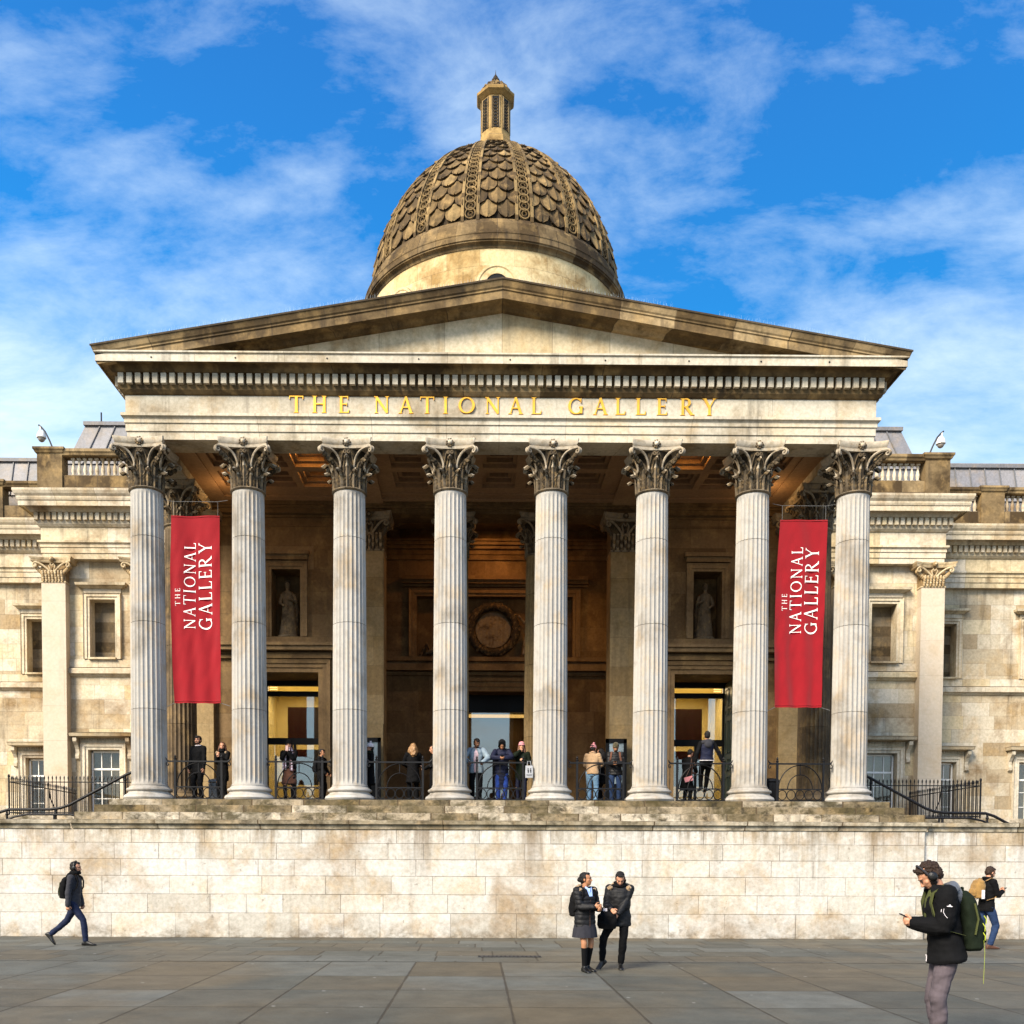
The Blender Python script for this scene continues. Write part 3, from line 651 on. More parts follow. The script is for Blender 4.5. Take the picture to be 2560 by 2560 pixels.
# --- doors
def doorway(xc,s,label):
    d=MB(); x0,x1=xc-1.06,xc+1.06; y=YW+1.45
    d.box(x0,x1,y-.05,y+.05,7.80,7.98); d.box(x0,x1,y-.05,y+.05,7.45,7.62); d.box(x0,x1,y-.06,y+.06,5.80,6.02)
    d.box(x0,x0+.14,y-.05,y+.05,ZF,7.98); d.box(x1-.14,x1,y-.05,y+.05,ZF,7.98)
    d.box(xc-.04,xc+.04,y-.05,y+.05,ZF,5.80)
    o=d.build('door_frame','black',B); tag(o,label)
    p=MB(); p.box(x0+.13,x1-.13,y-.012,y+.012,ZF+.02,7.48); p.build('glass_pane','glass',o)
    lf=MB(); xh=xc+s*1.0; lf.box(xh-.03,xh+.03,YW+.25,YW+1.35,ZF,7.9,.5)
    for z0,z1 in((3.6,4.7),(4.9,5.3),(5.5,6.6),(6.8,7.0),(7.1,7.7)):
        for a,b in ((YW+.38,YW+.75),(YW+.85,YW+1.22)):
            for e0,e1,f0,f1 in((a,b,z0,z0+.04),(a,b,z1-.04,z1),(a,a+.04,z0,z1),(b-.04,b,z0,z1)): lf.box(xh-s*.03,xh-s*.055,e0,e1,f0,f1,.5)
    lf.build('door_leaf','doorgreen',o)
    r=MB()   # lit lobby behind
    xa,xb=x0-.25,x1+.25; ya,yb=y+.08,y+3.2; zt=8.1
    r.q([(xa,ya,ZF),(xa,yb,ZF),(xa,yb,zt),(xa,ya,zt)]); r.q([(xb,ya,ZF),(xb,yb,ZF),(xb,yb,zt),(xb,ya,zt)])
    r.q([(xa,ya,zt),(xb,ya,zt),(xb,yb,zt),(xa,yb,zt)]); r.q([(xa,yb,ZF),(xb,yb,ZF),(xb,yb,zt),(xa,yb,zt)]); r.q([(xa,ya,ZF),(xb,ya,ZF),(xb,yb,ZF),(xa,yb,ZF)])
    ob=r.build('lobby','room',B)
    pb=MB(); pb.box(xc-s*1.0,xc+s*.45,ya+.9,ya+1.0,5.95,7.25); pb.box(xc-s*1.0,xc+s*.45,ya+.9,ya+1.0,4.5,5.75); pb.build('lobby_panel','panelbrown',ob)
    l=bpy.data.lights.new('lobby_light','AREA'); l.energy=70; l.color=(1,.74,.40); l.shape='RECTANGLE'; l.size=1.6; l.size_y=1.6; lo=bpy.data.objects.new('lobby_light',l); COL.objects.link(lo); lo.location=(xc,ya+1.2,7.95); lo.parent=B
    sl_=MB(); sl_.box(xc+s*.60,xc+s*.86,y-.056,y-.03,7.66,7.70); sl_.box(xc+s*.60,xc+s*.86,y-.056,y-.03,7.73,7.77); sl_.build('door_slot_light','slot',o)
M['room']=plain('lobby_yellow_paint',(.70,.62,.34),.7,var=.05)
M['doorgreen']=plain('dark_green_door',(.020,.030,.022),.45)
M['slot']=plain('lit_slot',(1,.6,.2),.5,emit=(1,.6,.18),es=.8)
doorway(-6.925,-1,None); doorway(6.925,1,None)
d=MB(); y=YV+.8
d.box(-1.35,1.35,y-.05,y+.05,7.5,8.16); d.box(-1.35,-1.25,y-.05,y+.05,ZF,8.1); d.box(1.25,1.35,y-.05,y+.05,ZF,8.1); d.box(-1.35,1.35,y-.05,y+.05,5.7,5.82); d.box(-.05,.05,y-.05,y+.05,ZF,5.7)
o=d.build('door_frame','black',B); p=MB(); p.box(-1.26,1.26,y-.012,y+.012,ZF+.02,7.52); p.build('glass_pane','glass',o)
r=MB(); 
for xx in(-1.9,1.9): r.q([(xx,y+.1,ZF),(xx,y+4,ZF),(xx,y+4,8.1),(xx,y+.1,8.1)])
r.q([(-1.9,y+.1,8.1),(1.9,y+.1,8.1),(1.9,y+4,8.1),(-1.9,y+4,8.1)]); r.q([(-1.9,y+4,ZF),(1.9,y+4,ZF),(1.9,y+4,8.1),(-1.9,y+4,8.1)]); r.q([(-1.9,y,ZF),(1.9,y,ZF),(1.9,y+4,ZF),(-1.9,y+4,ZF)])
ob=r.build('lobby','lobbybrown' if 'lobbybrown' in M else 'panelbrown',B)
l=bpy.data.lights.new('hall_light','AREA'); l.energy=60; l.color=(1,.6,.2); l.size=2.4; lo=bpy.data.objects.new('hall_light',l); COL.objects.link(lo); lo.location=(0,y+2,7.9); lo.parent=B
sg=MB(); sg.box(-1.2,1.2,y+.3,y+.35,7.36,7.48); sg.build('hall_ceiling_strip','slot',ob)
# --- entablature
W_=10.1; YF=-.45; YE=9.5
Upath=lambda o:[(-(W_+o),YE),(-(W_+o),YF-o),(W_+o,YF-o),(W_+o,YE)]
ent=MB()
mould(ent,[(-.84,13.43),(-.84,13.08),(-.03,13.08),(-.03,13.29),(0,13.292),(0,13.49),(.03,13.50),(.03,13.60),(.06,13.64),(.10,13.66),(.10,13.735),(.0,13.765)],Upath,L=1.6,seed=50,tr=(.5,1))
ent.build('architrave','stone',B)
fr=MB(); mould(fr,[(0,13.765),(0,14.23)],Upath,L=2.6,seed=52,tr=(.45,1)); fr.build('frieze','stone',B)
CORN=[(0,14.23),(.05,14.25),(.12,14.33),(.14,14.42),(.14,14.71),(.25,14.715),(.27,14.74),(.34,14.84),(.36,14.87),(.53,14.87),(.535,14.83),(.57,14.83)]
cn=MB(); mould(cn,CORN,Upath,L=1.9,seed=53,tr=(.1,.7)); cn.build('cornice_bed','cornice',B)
cf=MB(); mould(cf,[(.57,14.83),(.57,15.03),(.61,15.05),(.61,15.09),(-.02,15.12)],Upath,L=2.3,seed=54,tr=(.4,1)); cf.build('corona','stone',B)
def dentils(segpts,step=.2277,w_=.14,o0=.13,o1=.25,z0=14.44,z1=14.70):
    mb=MB(); rg=random.Random(9)
    for (ax,ay),(bx,by),(nx,ny) in segpts:
        L=math.hypot(bx-ax,by-ay); n=int(L/step); ux,uy=(bx-ax)/L,(by-ay)/L; off=(L-(n-1)*step)/2
        for k in range(n):
            s_=off+k*step; cx,cy=ax+ux*s_,ay+uy*s_; m_=(o0+o1)/2; cx+=nx*m_; cy+=ny*m_
            mb.obox((cx,cy,(z0+z1)/2),(ux*w_/2,uy*w_/2,0),(nx*(o1-o0)/2,ny*(o1-o0)/2,0),(0,0,(z1-z0)/2),rg.uniform(.4,1))
    return mb
for q_ in ((((-W_-.2,YF),(W_+.2,YF),(0,-1)),),(((-W_,YE),(-W_,YF-.1),(-1,0)),),(((W_,YF-.1),(W_,YE),(1,0)),)): dentils(q_).build('dentil_course','stone',B)
dh=MB()
for x in(-9.2,-7.0,-4.6,-2.2,.2,2.7,4.9,6.8,8.6): dh.lathe([(.022,0),(.022,.01)],(0,0,0),8); dh.v[-16:]=[(x+p[0],YF-.571-p[2],14.93+p[1]) for p in dh.v[-16:]]
tag(dh.build('drain_holes','black',B))
# --- pediment
HX=W_+.67; zt_=lambda x:17.0-(17.0-15.21)*abs(x)/HX
rk=MB(); RP=[(-.02,-.54),(.10,-.53),(.15,-.47),(.20,-.44),(.50,-.44),(.505,-.47),(.54,-.47),(.54,-.27),(.57,-.25),(.57,-.215),(.60,-.18),(.65,-.05),(.67,-.045),(.67,0),(.0,.03)]
rg=random.Random(61)
for s in(-1,1):
    n=7; cuts=[0]+[ (i+rg.uniform(-.08,.08))/n for i in range(1,n)]+[1]
    for c0_,c1_ in zip(cuts,cuts[1:]):
        t=rg.uniform(.1,1)
        for (o1,d1),(o2,d2) in zip(RP,RP[1:]):
            P=[]
            for o_,d_,c_ in((o1,d1,c0_),(o1,d1,c1_),(o2,d2,c1_),(o2,d2,c0_)):
                x=s*(W_+o_)*c_; P.append((x,YF-o_,zt_(x)+d_))
            wd=(c1_-c0_)*W_; rk.q(P,t,[(0,1,wd,1),(wd,1,0,1),(wd,1,0,1),(0,1,wd,1)],.85 if (o1==.67 and o2==.67) or d2==.03 else (.55 if o1==.65 else 0))
    rk.q([(s*(W_+o_),YF-o_,zt_(W_+o_)+d_) for o_,d_ in RP[4:]]+[(s*W_,YF,15.1)],.5)
mould(rk,[(.57,15.05),(.60,15.06),(.65,15.16),(.67,15.165),(.67,15.215),(0,15.27)],lambda o:[(-(W_+o),YE),(-(W_+o),YF-.5)],seed=3)
mould(rk,[(.57,15.05),(.60,15.06),(.65,15.16),(.67,15.165),(.67,15.215),(0,15.27)],lambda o:[((W_+o),YE),((W_+o),YF-.5)],seed=3)
pd=MB(); xs=[-W_,-8.4,-6.9,-5.2,-3.3,-1.55,0,1.35,2.9,4.6,6.2,7.9,W_]; rg=random.Random(5)
for a,b in zip(xs,xs[1:]):
    za,zb=zt_(a)-.40,zt_(b)-.40; wd=b-a; pd.q([(a,YF+.02,15.0),(b,YF+.02,15.0),(b,YF+.02,zb),(a,YF+.02,za)],rg.uniform(.35,1),[(0,1,wd,1),(wd,1,0,1),(wd,1,0,1),(0,1,wd,1)])
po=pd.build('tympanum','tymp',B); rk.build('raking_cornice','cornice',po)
rf=MB()
for s in(-1,1): rf.q([(0,YF-.3,17.03),(s*(W_+.4),YF-.3,zt_(W_+.4)+.03),(s*(W_+.4),13,zt_(W_+.4)+.03),(0,13,17.03)],.5)
rf.build('portico_roof','lead',B)
sp=MB(); rg=random.Random(8)
for k in range(420):
    x=(-1+2*(k+rg.random())/420)*HX
    if abs(x)<.4 or (4.5<x<5.6): continue
    z=zt_(x); h=rg.uniform(.10,.17); dx=rg.uniform(-.03,.03); sp.q([(x-.002,YF-.62,z),(x+.002,YF-.62,z),(x+dx,YF-.62+rg.uniform(-.04,.04),z+h)],.5); 
tag(sp.build('bird_spikes',plain('pale_spike_plastic',(.5,.62,.72),.4),B),kind='stuff')
# --- portico ceiling with coffers
ce=MB(); holes=[]
for cx in (-2.7,-1.35,0,1.35,2.7,-5.55,-6.75,-7.95,5.55,6.75,7.95):
    for cy in(1.54,2.99): holes.append((cx-.5,cx+.5,cy-.57,cy+.57))
ashlar(ce,(-9.27,.38-.05,13.43),(1,0,0),(0,1,0),18.54,[4.5],9,[(a+9.27,b+9.27,c-.33,d_-.33) for a,b,c,d_ in holes],seed=2,tr=(.5,.6))
for a,b,c,d_ in holes:
    z=13.43
    for stp in range(3):
        h=.13; 
        for (p0,p1) in(((a,c),(b,c)),((b,c),(b,d_)),((b,d_),(a,d_)),((a,d_),(a,c))): ce.q([(p0[0],p0[1],z),(p1[0],p1[1],z),(p1[0],p1[1],z+h),(p0[0],p0[1],z+h)],.3 if stp else .45)
        z+=h; e=.11
        if stp<2:
            a2,b2,c2,d2=a+e,b-e,c+e,d_-e
            o_=[(a,c),(b,c),(b,d_),(a,d_)];i_=[(a2,c2),(b2,c2),(b2,d2),(a2,d2)]
            for k in range(4): k2=(k+1)%4; ce.q([(*o_[k],z),(*o_[k2],z),(*i_[k2],z),(*i_[k],z)],.7)
            a,b,c,d_=a2,b2,c2,d2
    ce.q([(a,c,z),(b,c,z),(b,d_,z),(a,d_,z)],.5)
for s in(-1,1): ce.box(s*3.70,s*4.61,.4,4.75,13.34,13.425,.9); ce.box(s*8.7,s*9.27,.4,4.75,13.38,13.425,.6)
ce.box(-3.7,3.7,3.95,4.05,13.39,13.425,.7); ce.box(-3.7,3.7,4.35,4.5,13.36,13.425,.7); 
for s in(-1,1): ce.box(s*4.61,s*8.7,4.2,4.5,13.37,13.425,.6)
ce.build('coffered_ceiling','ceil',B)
# lit ceiling lamps
def lamp(x,y,z,e,label,grp,sz=.5,col=(1,.50,.14)):
    o=empty('ceiling_lamp',(x,y,z)); tag(o,label,'lamp',grp)
    m_=MB(); m_.box(-sz/2-.03,sz/2+.03,-.2,.2,-.01,.05); m_.build('lamp_housing','black',o)
    m_=MB(); m_.box(-sz/2,sz/2,-.17,.17,-.03,-.012); m_.build('lamp_lens','lampglow',o)
    l=bpy.data.lights.new('lamp_light','AREA'); l.energy=e; l.color=col; l.size=.4; lo=bpy.data.objects.new('lamp_light',l); COL.objects.link(lo); lo.parent=o; lo.location=(0,0,-.05)
    return o
lamp(-5.55,1.28,13.76,11,'bright warm lamp in a ceiling coffer left of the third front column','warm lamps in the portico ceiling')
lamp(5.55,1.28,13.76,11,'warm lamp in a ceiling coffer right of the sixth front column','warm lamps in the portico ceiling',.25)
lamp(-5.55,2.62,13.78,5,'dimmer lamp in the coffer behind, left side of the portico ceiling','warm lamps in the portico ceiling',.3)
lamp(0,7.4,14.05,34,'lamp hidden high in the vestibule behind the two inner columns','vestibule lamps',.5,(1,.42,.12))
lamp(4.1,6.0,12.3,36,'small lamp high on the wall beside the right inner pilaster capital','vestibule lamps',.08,(1,.5,.10))
for x in(-8.4,8.4):
    l=bpy.data.lights.new('portico_lamp','POINT'); l.energy=10; l.color=(1,.6,.25); l.shadow_soft_size=.2; o=bpy.data.objects.new('portico_lamp',l); COL.objects.link(o); o.location=(x,3.2,12.9); o.parent=B
# --- frieze and banner lettering
def glyph(c,T=.15):
    """serif capital as list of quads in units of cap height; returns (quads, width)"""
    Q=[]; t=T*.40; S=.05
    def line(x0,y0,x1,y1,w_):
        dx,dy=x1-x0,y1-y0; L=math.hypot(dx,dy); nx,ny=-dy/L*w_/2,dx/L*w_/2; Q.append([(x0+nx,y0+ny),(x0-nx,y0-ny),(x1-nx,y1-ny),(x1+nx,y1+ny)])
    def rect(a,b,c_,d_): Q.append([(a,c_),(b,c_),(b,d_),(a,d_)])
    def ser(x,y,hw,up): 
        y1=y+S*(1 if up else -1); Q.append([(x-hw,y),(x+hw,y),(x+hw*.45,y1),(x-hw*.45,y1)] if up else [(x-hw*.45,y1),(x+hw*.45,y1),(x+hw,y),(x-hw,y)])
    def stem(x,y0=0,y1=1,w_=T): rect(x-w_/2,x+w_/2,y0,y1)
    def fs(x,w_=T): ser(x,0,w_*.5+.085,True); ser(x,1,w_*.5+.085,False)
    def arc(cx,cy,rx,ry,a0,a1,w0,wf,n=18):
        pr=None
        for k in range(n+1):
            a=R(a0+(a1-a0)*k/n); h=(w0+(wf-w0)*abs(cos(a))**1.5)/2; o_=(cx+(rx+h)*cos(a),cy+(ry+h)*sin(a)); i_=(cx+(rx-h)*cos(a),cy+(ry-h)*sin(a))
            if pr: Q.append([pr[0],o_,i_,pr[1]])
            pr=(o_,i_)
    if c=='T': w_=.86; stem(.43);ser(.43,0,.16,True);rect(.02,.84,1-t,1); Q.append([(.0,.80),(.05,1),(.02,1),(0,1)]);Q.append([(.86,.80),(.86,1),(.84,1),(.81,1)]); Q.append([(0,.80),(.035,.80),(.06,.95),(0,1)]);Q.append([(.825,.80),(.86,.80),(.86,1),(.80,.95)])
    elif c=='H': w_=.92; stem(.17);stem(.75);fs(.17);fs(.75);rect(.17,.75,.50,.50+t)
    elif c=='E': w_=.66; stem(.17);fs(.17);rect(.17,.60,1-t,1);rect(.17,.52,.50,.50+t);rect(.17,.64,0,t);Q.append([(.60,.80),(.60,1),(.53,1),(.57,.80)]);Q.append([(.66,.20),(.64,0),(.55,0),(.625,.20)]);rect(.50,.53,.42,.63)
    elif c=='N': w_=.95; stem(.15,w_=t*1.2);stem(.80,w_=t*1.2);line(.15,.96,.80,.04,T*1.02);ser(.15,0,.12,True);ser(.80,1,.13,False);Q.append([(.0,1),(.2,1),(.2,.955),(.04,.955)])
    elif c=='A': w_=.88; line(.10,0,.43,1,t*1.15);line(.76,0,.42,1,T);rect(.22,.64,.33,.33+t);ser(.10,0,.12,True);ser(.76,0,.15,True)
    elif c=='I': w_=.36; stem(.18);fs(.18)
    elif c=='O': w_=1.0; arc(.50,.50,.42,.455,0,360,t,T*1.05,36)
    elif c=='L': w_=.64; stem(.17);fs(.17);rect(.17,.60,0,t);Q.append([(.64,.22),(.61,0),(.52,0),(.605,.22)])
    elif c=='G': w_=.95; arc(.48,.50,.41,.455,52,308,t,T*1.05,26);stem(.78,.06,.44);rect(.66,.90,.42,.42+S);Q.append([(.76,.70),(.79,.70),(.79,.97),(.72,.90)])
    elif c=='R': w_=.86; stem(.17);fs(.17);rect(.17,.38,1-t,1);rect(.17,.38,.48,.48+t);arc(.36,.752,.215,.222,-90,90,t,T,12);line(.36,.50,.72,.02,T);ser(.78,0,.12,True)
    elif c=='Y': w_=.86; stem(.44,0,.50);line(.44,.47,.14,1,T);line(.44,.47,.73,1,t*1.2);ser(.44,0,.15,True);ser(.13,1,.14,False);ser(.74,1,.11,False)
    return Q,w_
def letters(mb,text,org,ux,uy,nrm,h,gap=.14,total=None,dep=.01,T=.15):
    """set text on a line from org along ux, cap height h; stretched to total length if given"""
    ws=[glyph(c)[1] if c!=' ' else .5 for c in text]
    L=sum(ws)*h+gap*h*(len(text)-1); g_=gap*h
    if total: g_=(total-sum(ws)*h)/(len(text)-1)
    x=0; org=Vector(org);ux=Vector(ux);uy=Vector(uy);n_=Vector(nrm)*dep
    for c,w_ in zip(text,ws):
        if c!=' ':
            for kq,q in enumerate(glyph(c,T)[0]):
                nn=n_*(1+.02*kq); f=[org+ux*(x+a*h)+uy*(b*h)+nn for a,b in q]; bk=[p-nn*.98 for p in f]
                mb.q(f); 
                for k in range(4): k2=(k+1)%4; mb.q([f[k],f[k2],bk[k2],bk[k]])
        x+=w_*h+g_
let=MB()
for c,x in zip('THENATIONALGALLERY',(-5.51,-4.89,-4.24,-3.22,-2.57,-2.0,-1.51,-.94,-.24,.38,.93,2.0,2.66,3.19,3.74,4.31,4.99,5.59)):
    w_=glyph(c)[1]*.45; letters(let,c,(x-w_/2,YF-.002,13.79),(1,0,0),(0,0,1),(0,-1,0),.44,dep=.03)
let.build('frieze_lettering','gold',B)
# --- dome
DC=(0,12.0); DR=4.76; DZ=24.0; DH=5.36; DP=1.8
# arc length table
tab=[]; s_=0; pz=DZ; pr=DR
for k in range(401):
    th=k/400*PI/2; z=DZ+DH*(sin(th))**(2/DP); r_=DR*max(0,cos(th))**(2/DP); s_+=math.hypot(z-pz,r_-pr); pz,pr=z,r_; tab.append((s_,r_,z))
def dpos(s,a,off=0):
    s=max(0,min(tab[-1][0]-.001,s)); lo=0;hi=len(tab)-1
    while hi-lo>1:
        m_=(lo+hi)//2
        if tab[m_][0]<=s: lo=m_
        else: hi=m_
    f=(s-tab[lo][0])/(tab[hi][0]-tab[lo][0]+1e-9); r_=tab[lo][1]+(tab[hi][1]-tab[lo][1])*f; z=tab[lo][2]+(tab[hi][2]-tab[lo][2])*f
    dr,dz=tab[hi][1]-tab[lo][1],tab[hi][2]-tab[lo][2]; L=math.hypot(dr,dz)+1e-9; nr,nz=dz/L,-dr/L
    rr=r_+nr*off; return (DC[0]+rr*cos(a),DC[1]+rr*sin(a),z+nz*off)
def dr_at(s): p=dpos(s,0); return p[0]-DC[0]
STOP=next(t[0] for t in tab if t[1]<.62)
dm=MB(); ns=34
dm.rings([[dpos(STOP*k/ns,2*PI*j/96) for j in range(96)] for k in range(ns+1)],t=.25,cap=(0,1))
rg=random.Random(77); half=R(8.0)
for pnl in range(16):
    ac=-PI/2+pnl*PI/8
    if sin(ac)>.75: continue
    s=.10; row=0
    while s<STOP-.05:
        rr=dr_at(s); L=.12*rr+.06; pitch=L*.80; ctr=[-.5,.5] if row%2==0 else [-1,0,1]
        for c_ in ctr:
            t=rg.uniform(.35,1.0); nu,nv=6,6; G_=[]
            hw=half*.5*.96; z_off=rg.uniform(-.01,.01)
            for j in range(nv+1):
                v=j/nv; w_=1 if v<.45 else math.sqrt(max(0,1-((v-.45)/.56)**2)); rw=[]
                for i in range(nu+1):
                    u=-1+2*i/nu; a=ac+max(-half,min(half,(c_*half+u*w_*hw)))
                    off=.02+.10*v+.030*(1-abs(u))**2*(1.2-.4*v)-.02*abs(u)+(.02 if abs(u)>.9 else 0)
                    if i==nu//2: off+=.018
                    rw.append(dpos(s+L*1.05-v*L*1.05,a,off*(rr/DR*.55+.45)))
                G_.append(rw)
            for j in range(nv):
                for i in range(nu): dm.q([G_[j][i],G_[j][i+1],G_[j+1][i+1],G_[j+1][i]],t*(.75 if i in(0,5) else 1))
            # thickness at the rim
            edge=[(G_[j][0]) for j in range(nv+1)]+[G_[nv][i] for i in range(1,nu)]+[G_[j][nu] for j in range(nv,-1,-1)]
            inn=[]
            for p in edge:
                v_=Vector(p)-Vector((DC[0],DC[1],DZ)); inn.append(tuple(Vector(p)-v_.normalized()*(.10*(rr/DR*.5+.5))-Vector((0,0,-.012))))
            for a_,b_,c2,d2 in zip(edge,edge[1:],inn[1:],inn): dm.q([a_,b_,c2,d2],.12)
        s+=pitch; row+=1
D=dm.build('dome','dome',B,smooth=35)
for k in range(16):
    ac=-PI/2+PI/16+k*PI/8
    if sin(ac)>.85: continue
    rb=MB(); n=40
    for e in(-1,1):
        pts=[]
        a0=ac+e*R(3.25)
        rs=[]
        for j in range(n+1):
            s=.02+(STOP-.1)*j/n; wd=R(.62); rs.append([dpos(s,a0-wd,.02),dpos(s,a0-wd,.12),dpos(s,a0+wd,.12),dpos(s,a0+wd,.02)])
        rb.rings(rs,t=.95,ts=[.95 if (j%5) else .5 for j in range(n)])
    rs=[[dpos(.02+(STOP-.1)*j/n,ac-R(2.7),.035),dpos(.02+(STOP-.1)*j/n,ac+R(2.7),.035)] for j in range(n+1)]
    rb.rings(rs,closed=False,cap=(0,0),t=.05)
    s=.30
    while s<STOP-.12:
        rr=dr_at(s); q=R(2.15)*rr
        for rad,tt in((1.0,.8),):
            path=[dpos(s+q*sin(2*PI*j/14),ac+R(2.15)*cos(2*PI*j/14),.075) for j in range(15)]
            rb.tube(path,.030*(rr/DR*.6+.4),5,t=tt,cap=(0,0))
        path=[dpos(s+q*.45*sin(2*PI*j/8),ac+R(1.0)*cos(2*PI*j/8),.07) for j in range(9)]
        rb.tube(path,.020*(rr/DR*.6+.4),4,t=.6,cap=(0,0))
        s+=q*1.62
    rb.build('dome_rib','dome',D,smooth=40)
rn=MB()
prf=[(4.93, 22.98), (4.975, 22.989), (5.0, 23.074), (5.055, 23.112), (5.117, 23.13), (5.117, 23.168), (5.155, 23.187), (5.155, 23.356), (5.173, 23.384), (5.173, 23.431), (5.093, 23.469), (5.093, 23.563), (5.055, 23.582), (5.055, 23.694), (4.993, 23.732), (4.993, 23.845), (4.92, 23.882), (4.85, 24.06), (4.74, 24.09)]
def roundmould(mb,prof,nb,seed,tr=(.2,.9),sub=2):
    rg=random.Random(seed)
    for b in range(nb):
        t=rg.uniform(*tr); w_=2*PI*4.95/nb
        for k in range(sub):
            a0=2*PI*(b+k/sub)/nb; a1=2*PI*(b+(k+1)/sub)/nb; u0=w_*k/sub;u1=w_*(k+1)/sub
            for (r0,z0),(r1,z1) in zip(prof,prof[1:]):
                mb.q([(DC[0]+r0*cos(a0),DC[1]+r0*sin(a0),z0),(DC[0]+r0*cos(a1),DC[1]+r0*sin(a1),z0),(DC[0]+r1*cos(a1),DC[1]+r1*sin(a1),z1),(DC[0]+r1*cos(a0),DC[1]+r1*sin(a0),z1)],t,[(u0,1,w_-u0,1),(u1,1,w_-u1,1),(u1,1,w_-u1,1),(u0,1,w_-u0,1)])
roundmould(rn,prf,44,3,(0,.6),3); rn.build('dome_ring_cornice','cornice',D,smooth=30)
dr=MB(); rg=random.Random(6); z=14.0; rw=0
while z<22.98:
    h=min(.56,23.0-z); nb=26
    for b in range(nb):
        t=rg.uniform(.1,1); w_=2*PI*4.95/nb
        for k in range(5):
            o_=(rw%2)*.5
            a0=-PI/2+2*PI*(b+o_+k/5)/nb;a1=-PI/2+2*PI*(b+o_+(k+1)/5)/nb;u0=w_*k/5;u1=w_*(k+1)/5
            dr.q([(4.95*cos(a0),DC[1]+4.95*sin(a0),z),(4.95*cos(a1),DC[1]+4.95*sin(a1),z),(4.95*cos(a1),DC[1]+4.95*sin(a1),z+h),(4.95*cos(a0),DC[1]+4.95*sin(a0),z+h)],t,[(u0,0,w_-u0,h),(u1,0,w_-u1,h),(u1,h,w_-u1,0),(u0,h,w_-u0,0)])
    z+=h; rw+=1
dro=dr.build('drum','drum',D)
for s_a in (0,-PI/4,PI/4):
    aw=MB(); ac=-PI/2+s_a; cz=21.70
    def onr(x,z,off): a=ac+x/4.95; return ((4.95+off)*cos(a),DC[1]+(4.95+off)*sin(a),z)
    for r0,r1,o0,o1,t in((.42,.62,.03,.03,.9),(.62,.66,.03,.06,.5),(.66,.74,.06,.06,.9),(.74,.76,.06,0,.5)):
        for k in range(24):
            b0=PI*k/24;b1=PI*(k+1)/24; aw.q([onr(r0*cos(b0),cz+r0*sin(b0),o0),onr(r0*cos(b1),cz+r0*sin(b1),o0),onr(r1*cos(b1),cz+r1*sin(b1),o1),onr(r1*cos(b0),cz+r1*sin(b0),o1)],t)
    w_=aw.build('arched_window','drum',dro)
    gp=MB(); pts=[onr(.42*cos(PI*k/16),cz+.42*sin(PI*k/16),.012) for k in range(17)]+[onr(-.42,cz-1,.012),onr(.42,cz-1,.012)]
    gp.fi(range(len(pts))); gp.v+=pts; gp.build('window_pane','black',w_) if False else None
    p=MB(); p.q(pts,.5); po_=p.build('arch_opening','black',dro)
# lantern
ln=MB(); o8=PI/8
lat=lambda mb,prof,t,ts=None: mb.lathe([(a/cos(PI/8)*.97,z) for a,z in prof],(0,DC[1],0),8,t,ph=-PI/2+o8,ts=ts)
lat(ln,[(.72,29.845),(.70,30.070),(.60,30.178),(.58,30.294)],.6); lat(ln,[(.575,30.250),(.555,31.746)],.75)
lat(ln,[(.58,31.680),(.66,31.746),(.74,31.806),(.76,31.886),(.70,31.950)],.5)
lno=ln.build('lantern','lantern',D)
gr=MB()
for k in range(8):
    a=-PI/2+k*PI/4; n_=Vector((cos(a),sin(a),0)); tg=Vector((-sin(a),cos(a),0)); c=Vector((0,DC[1],0))+n_*.545
    gr.obox(c+Vector((0,0,31.020)),tg*.13,n_*.012,(0,0,.60),.02)
    for s in(-1,1): ln2=None
g1=gr.build('lantern_window','black',lno)
gg=MB()
for k in range(8):
    a=-PI/2+k*PI/4; n_=Vector((cos(a),sin(a),0)); tg=Vector((-sin(a),cos(a),0)); c=Vector((0,DC[1],0))+n_*.565
    for q in range(9):
        cc=c+Vector((0,0,30.492+q*.12)); gg.tube([cc+tg*.09*cos(2*PI*j/8)+Vector((0,0,.06*sin(2*PI*j/8))) for j in range(9)],.014,4,t=.6,cap=(0,0))
    for s in(-1,1): gg.obox(c+n_*.01+tg*.15*s+Vector((0,0,31.020)),tg*.02,n_*.012,(0,0,.60),.9)
gg.build('window_grille','cornice',lno)
cap_=MB(); cap_.lathe([(.60,31.934),(.585,32.014),(.55,32.110),(.47,32.238),(.36,32.350),(.26,32.414),(.18,32.462)],(0,DC[1],0),32,.6)
for row in range(5):
    th=row/5; r_=(.60,.57,.51,.42,.31)[row]; z=(31.950,32.046,32.158,32.262,32.358)[row]; n=(22,20,18,15,11)[row]
    for k in range(n): a=2*PI*(k+.5*(row%2))/n; cap_.ell((r_*cos(a),DC[1]+r_*sin(a),z),(.07*r_/.55,.07*r_/.55,.075),nu=6,nv=5,t=.3+.5*((k*7)%3)/2)
cap_.build('lantern_cap','dome',lno,smooth=50)
fn=MB(); fn.lathe([(.19,32.430),(.20,32.478),(.13,32.510),(.17,32.574),(.16,32.638),(.09,32.702),(.10,32.734),(.05,32.814),(.015,32.878),(.004,33.030)],(0,DC[1],0),14,.1); fn.build('finial','capital',lno,smooth=50)
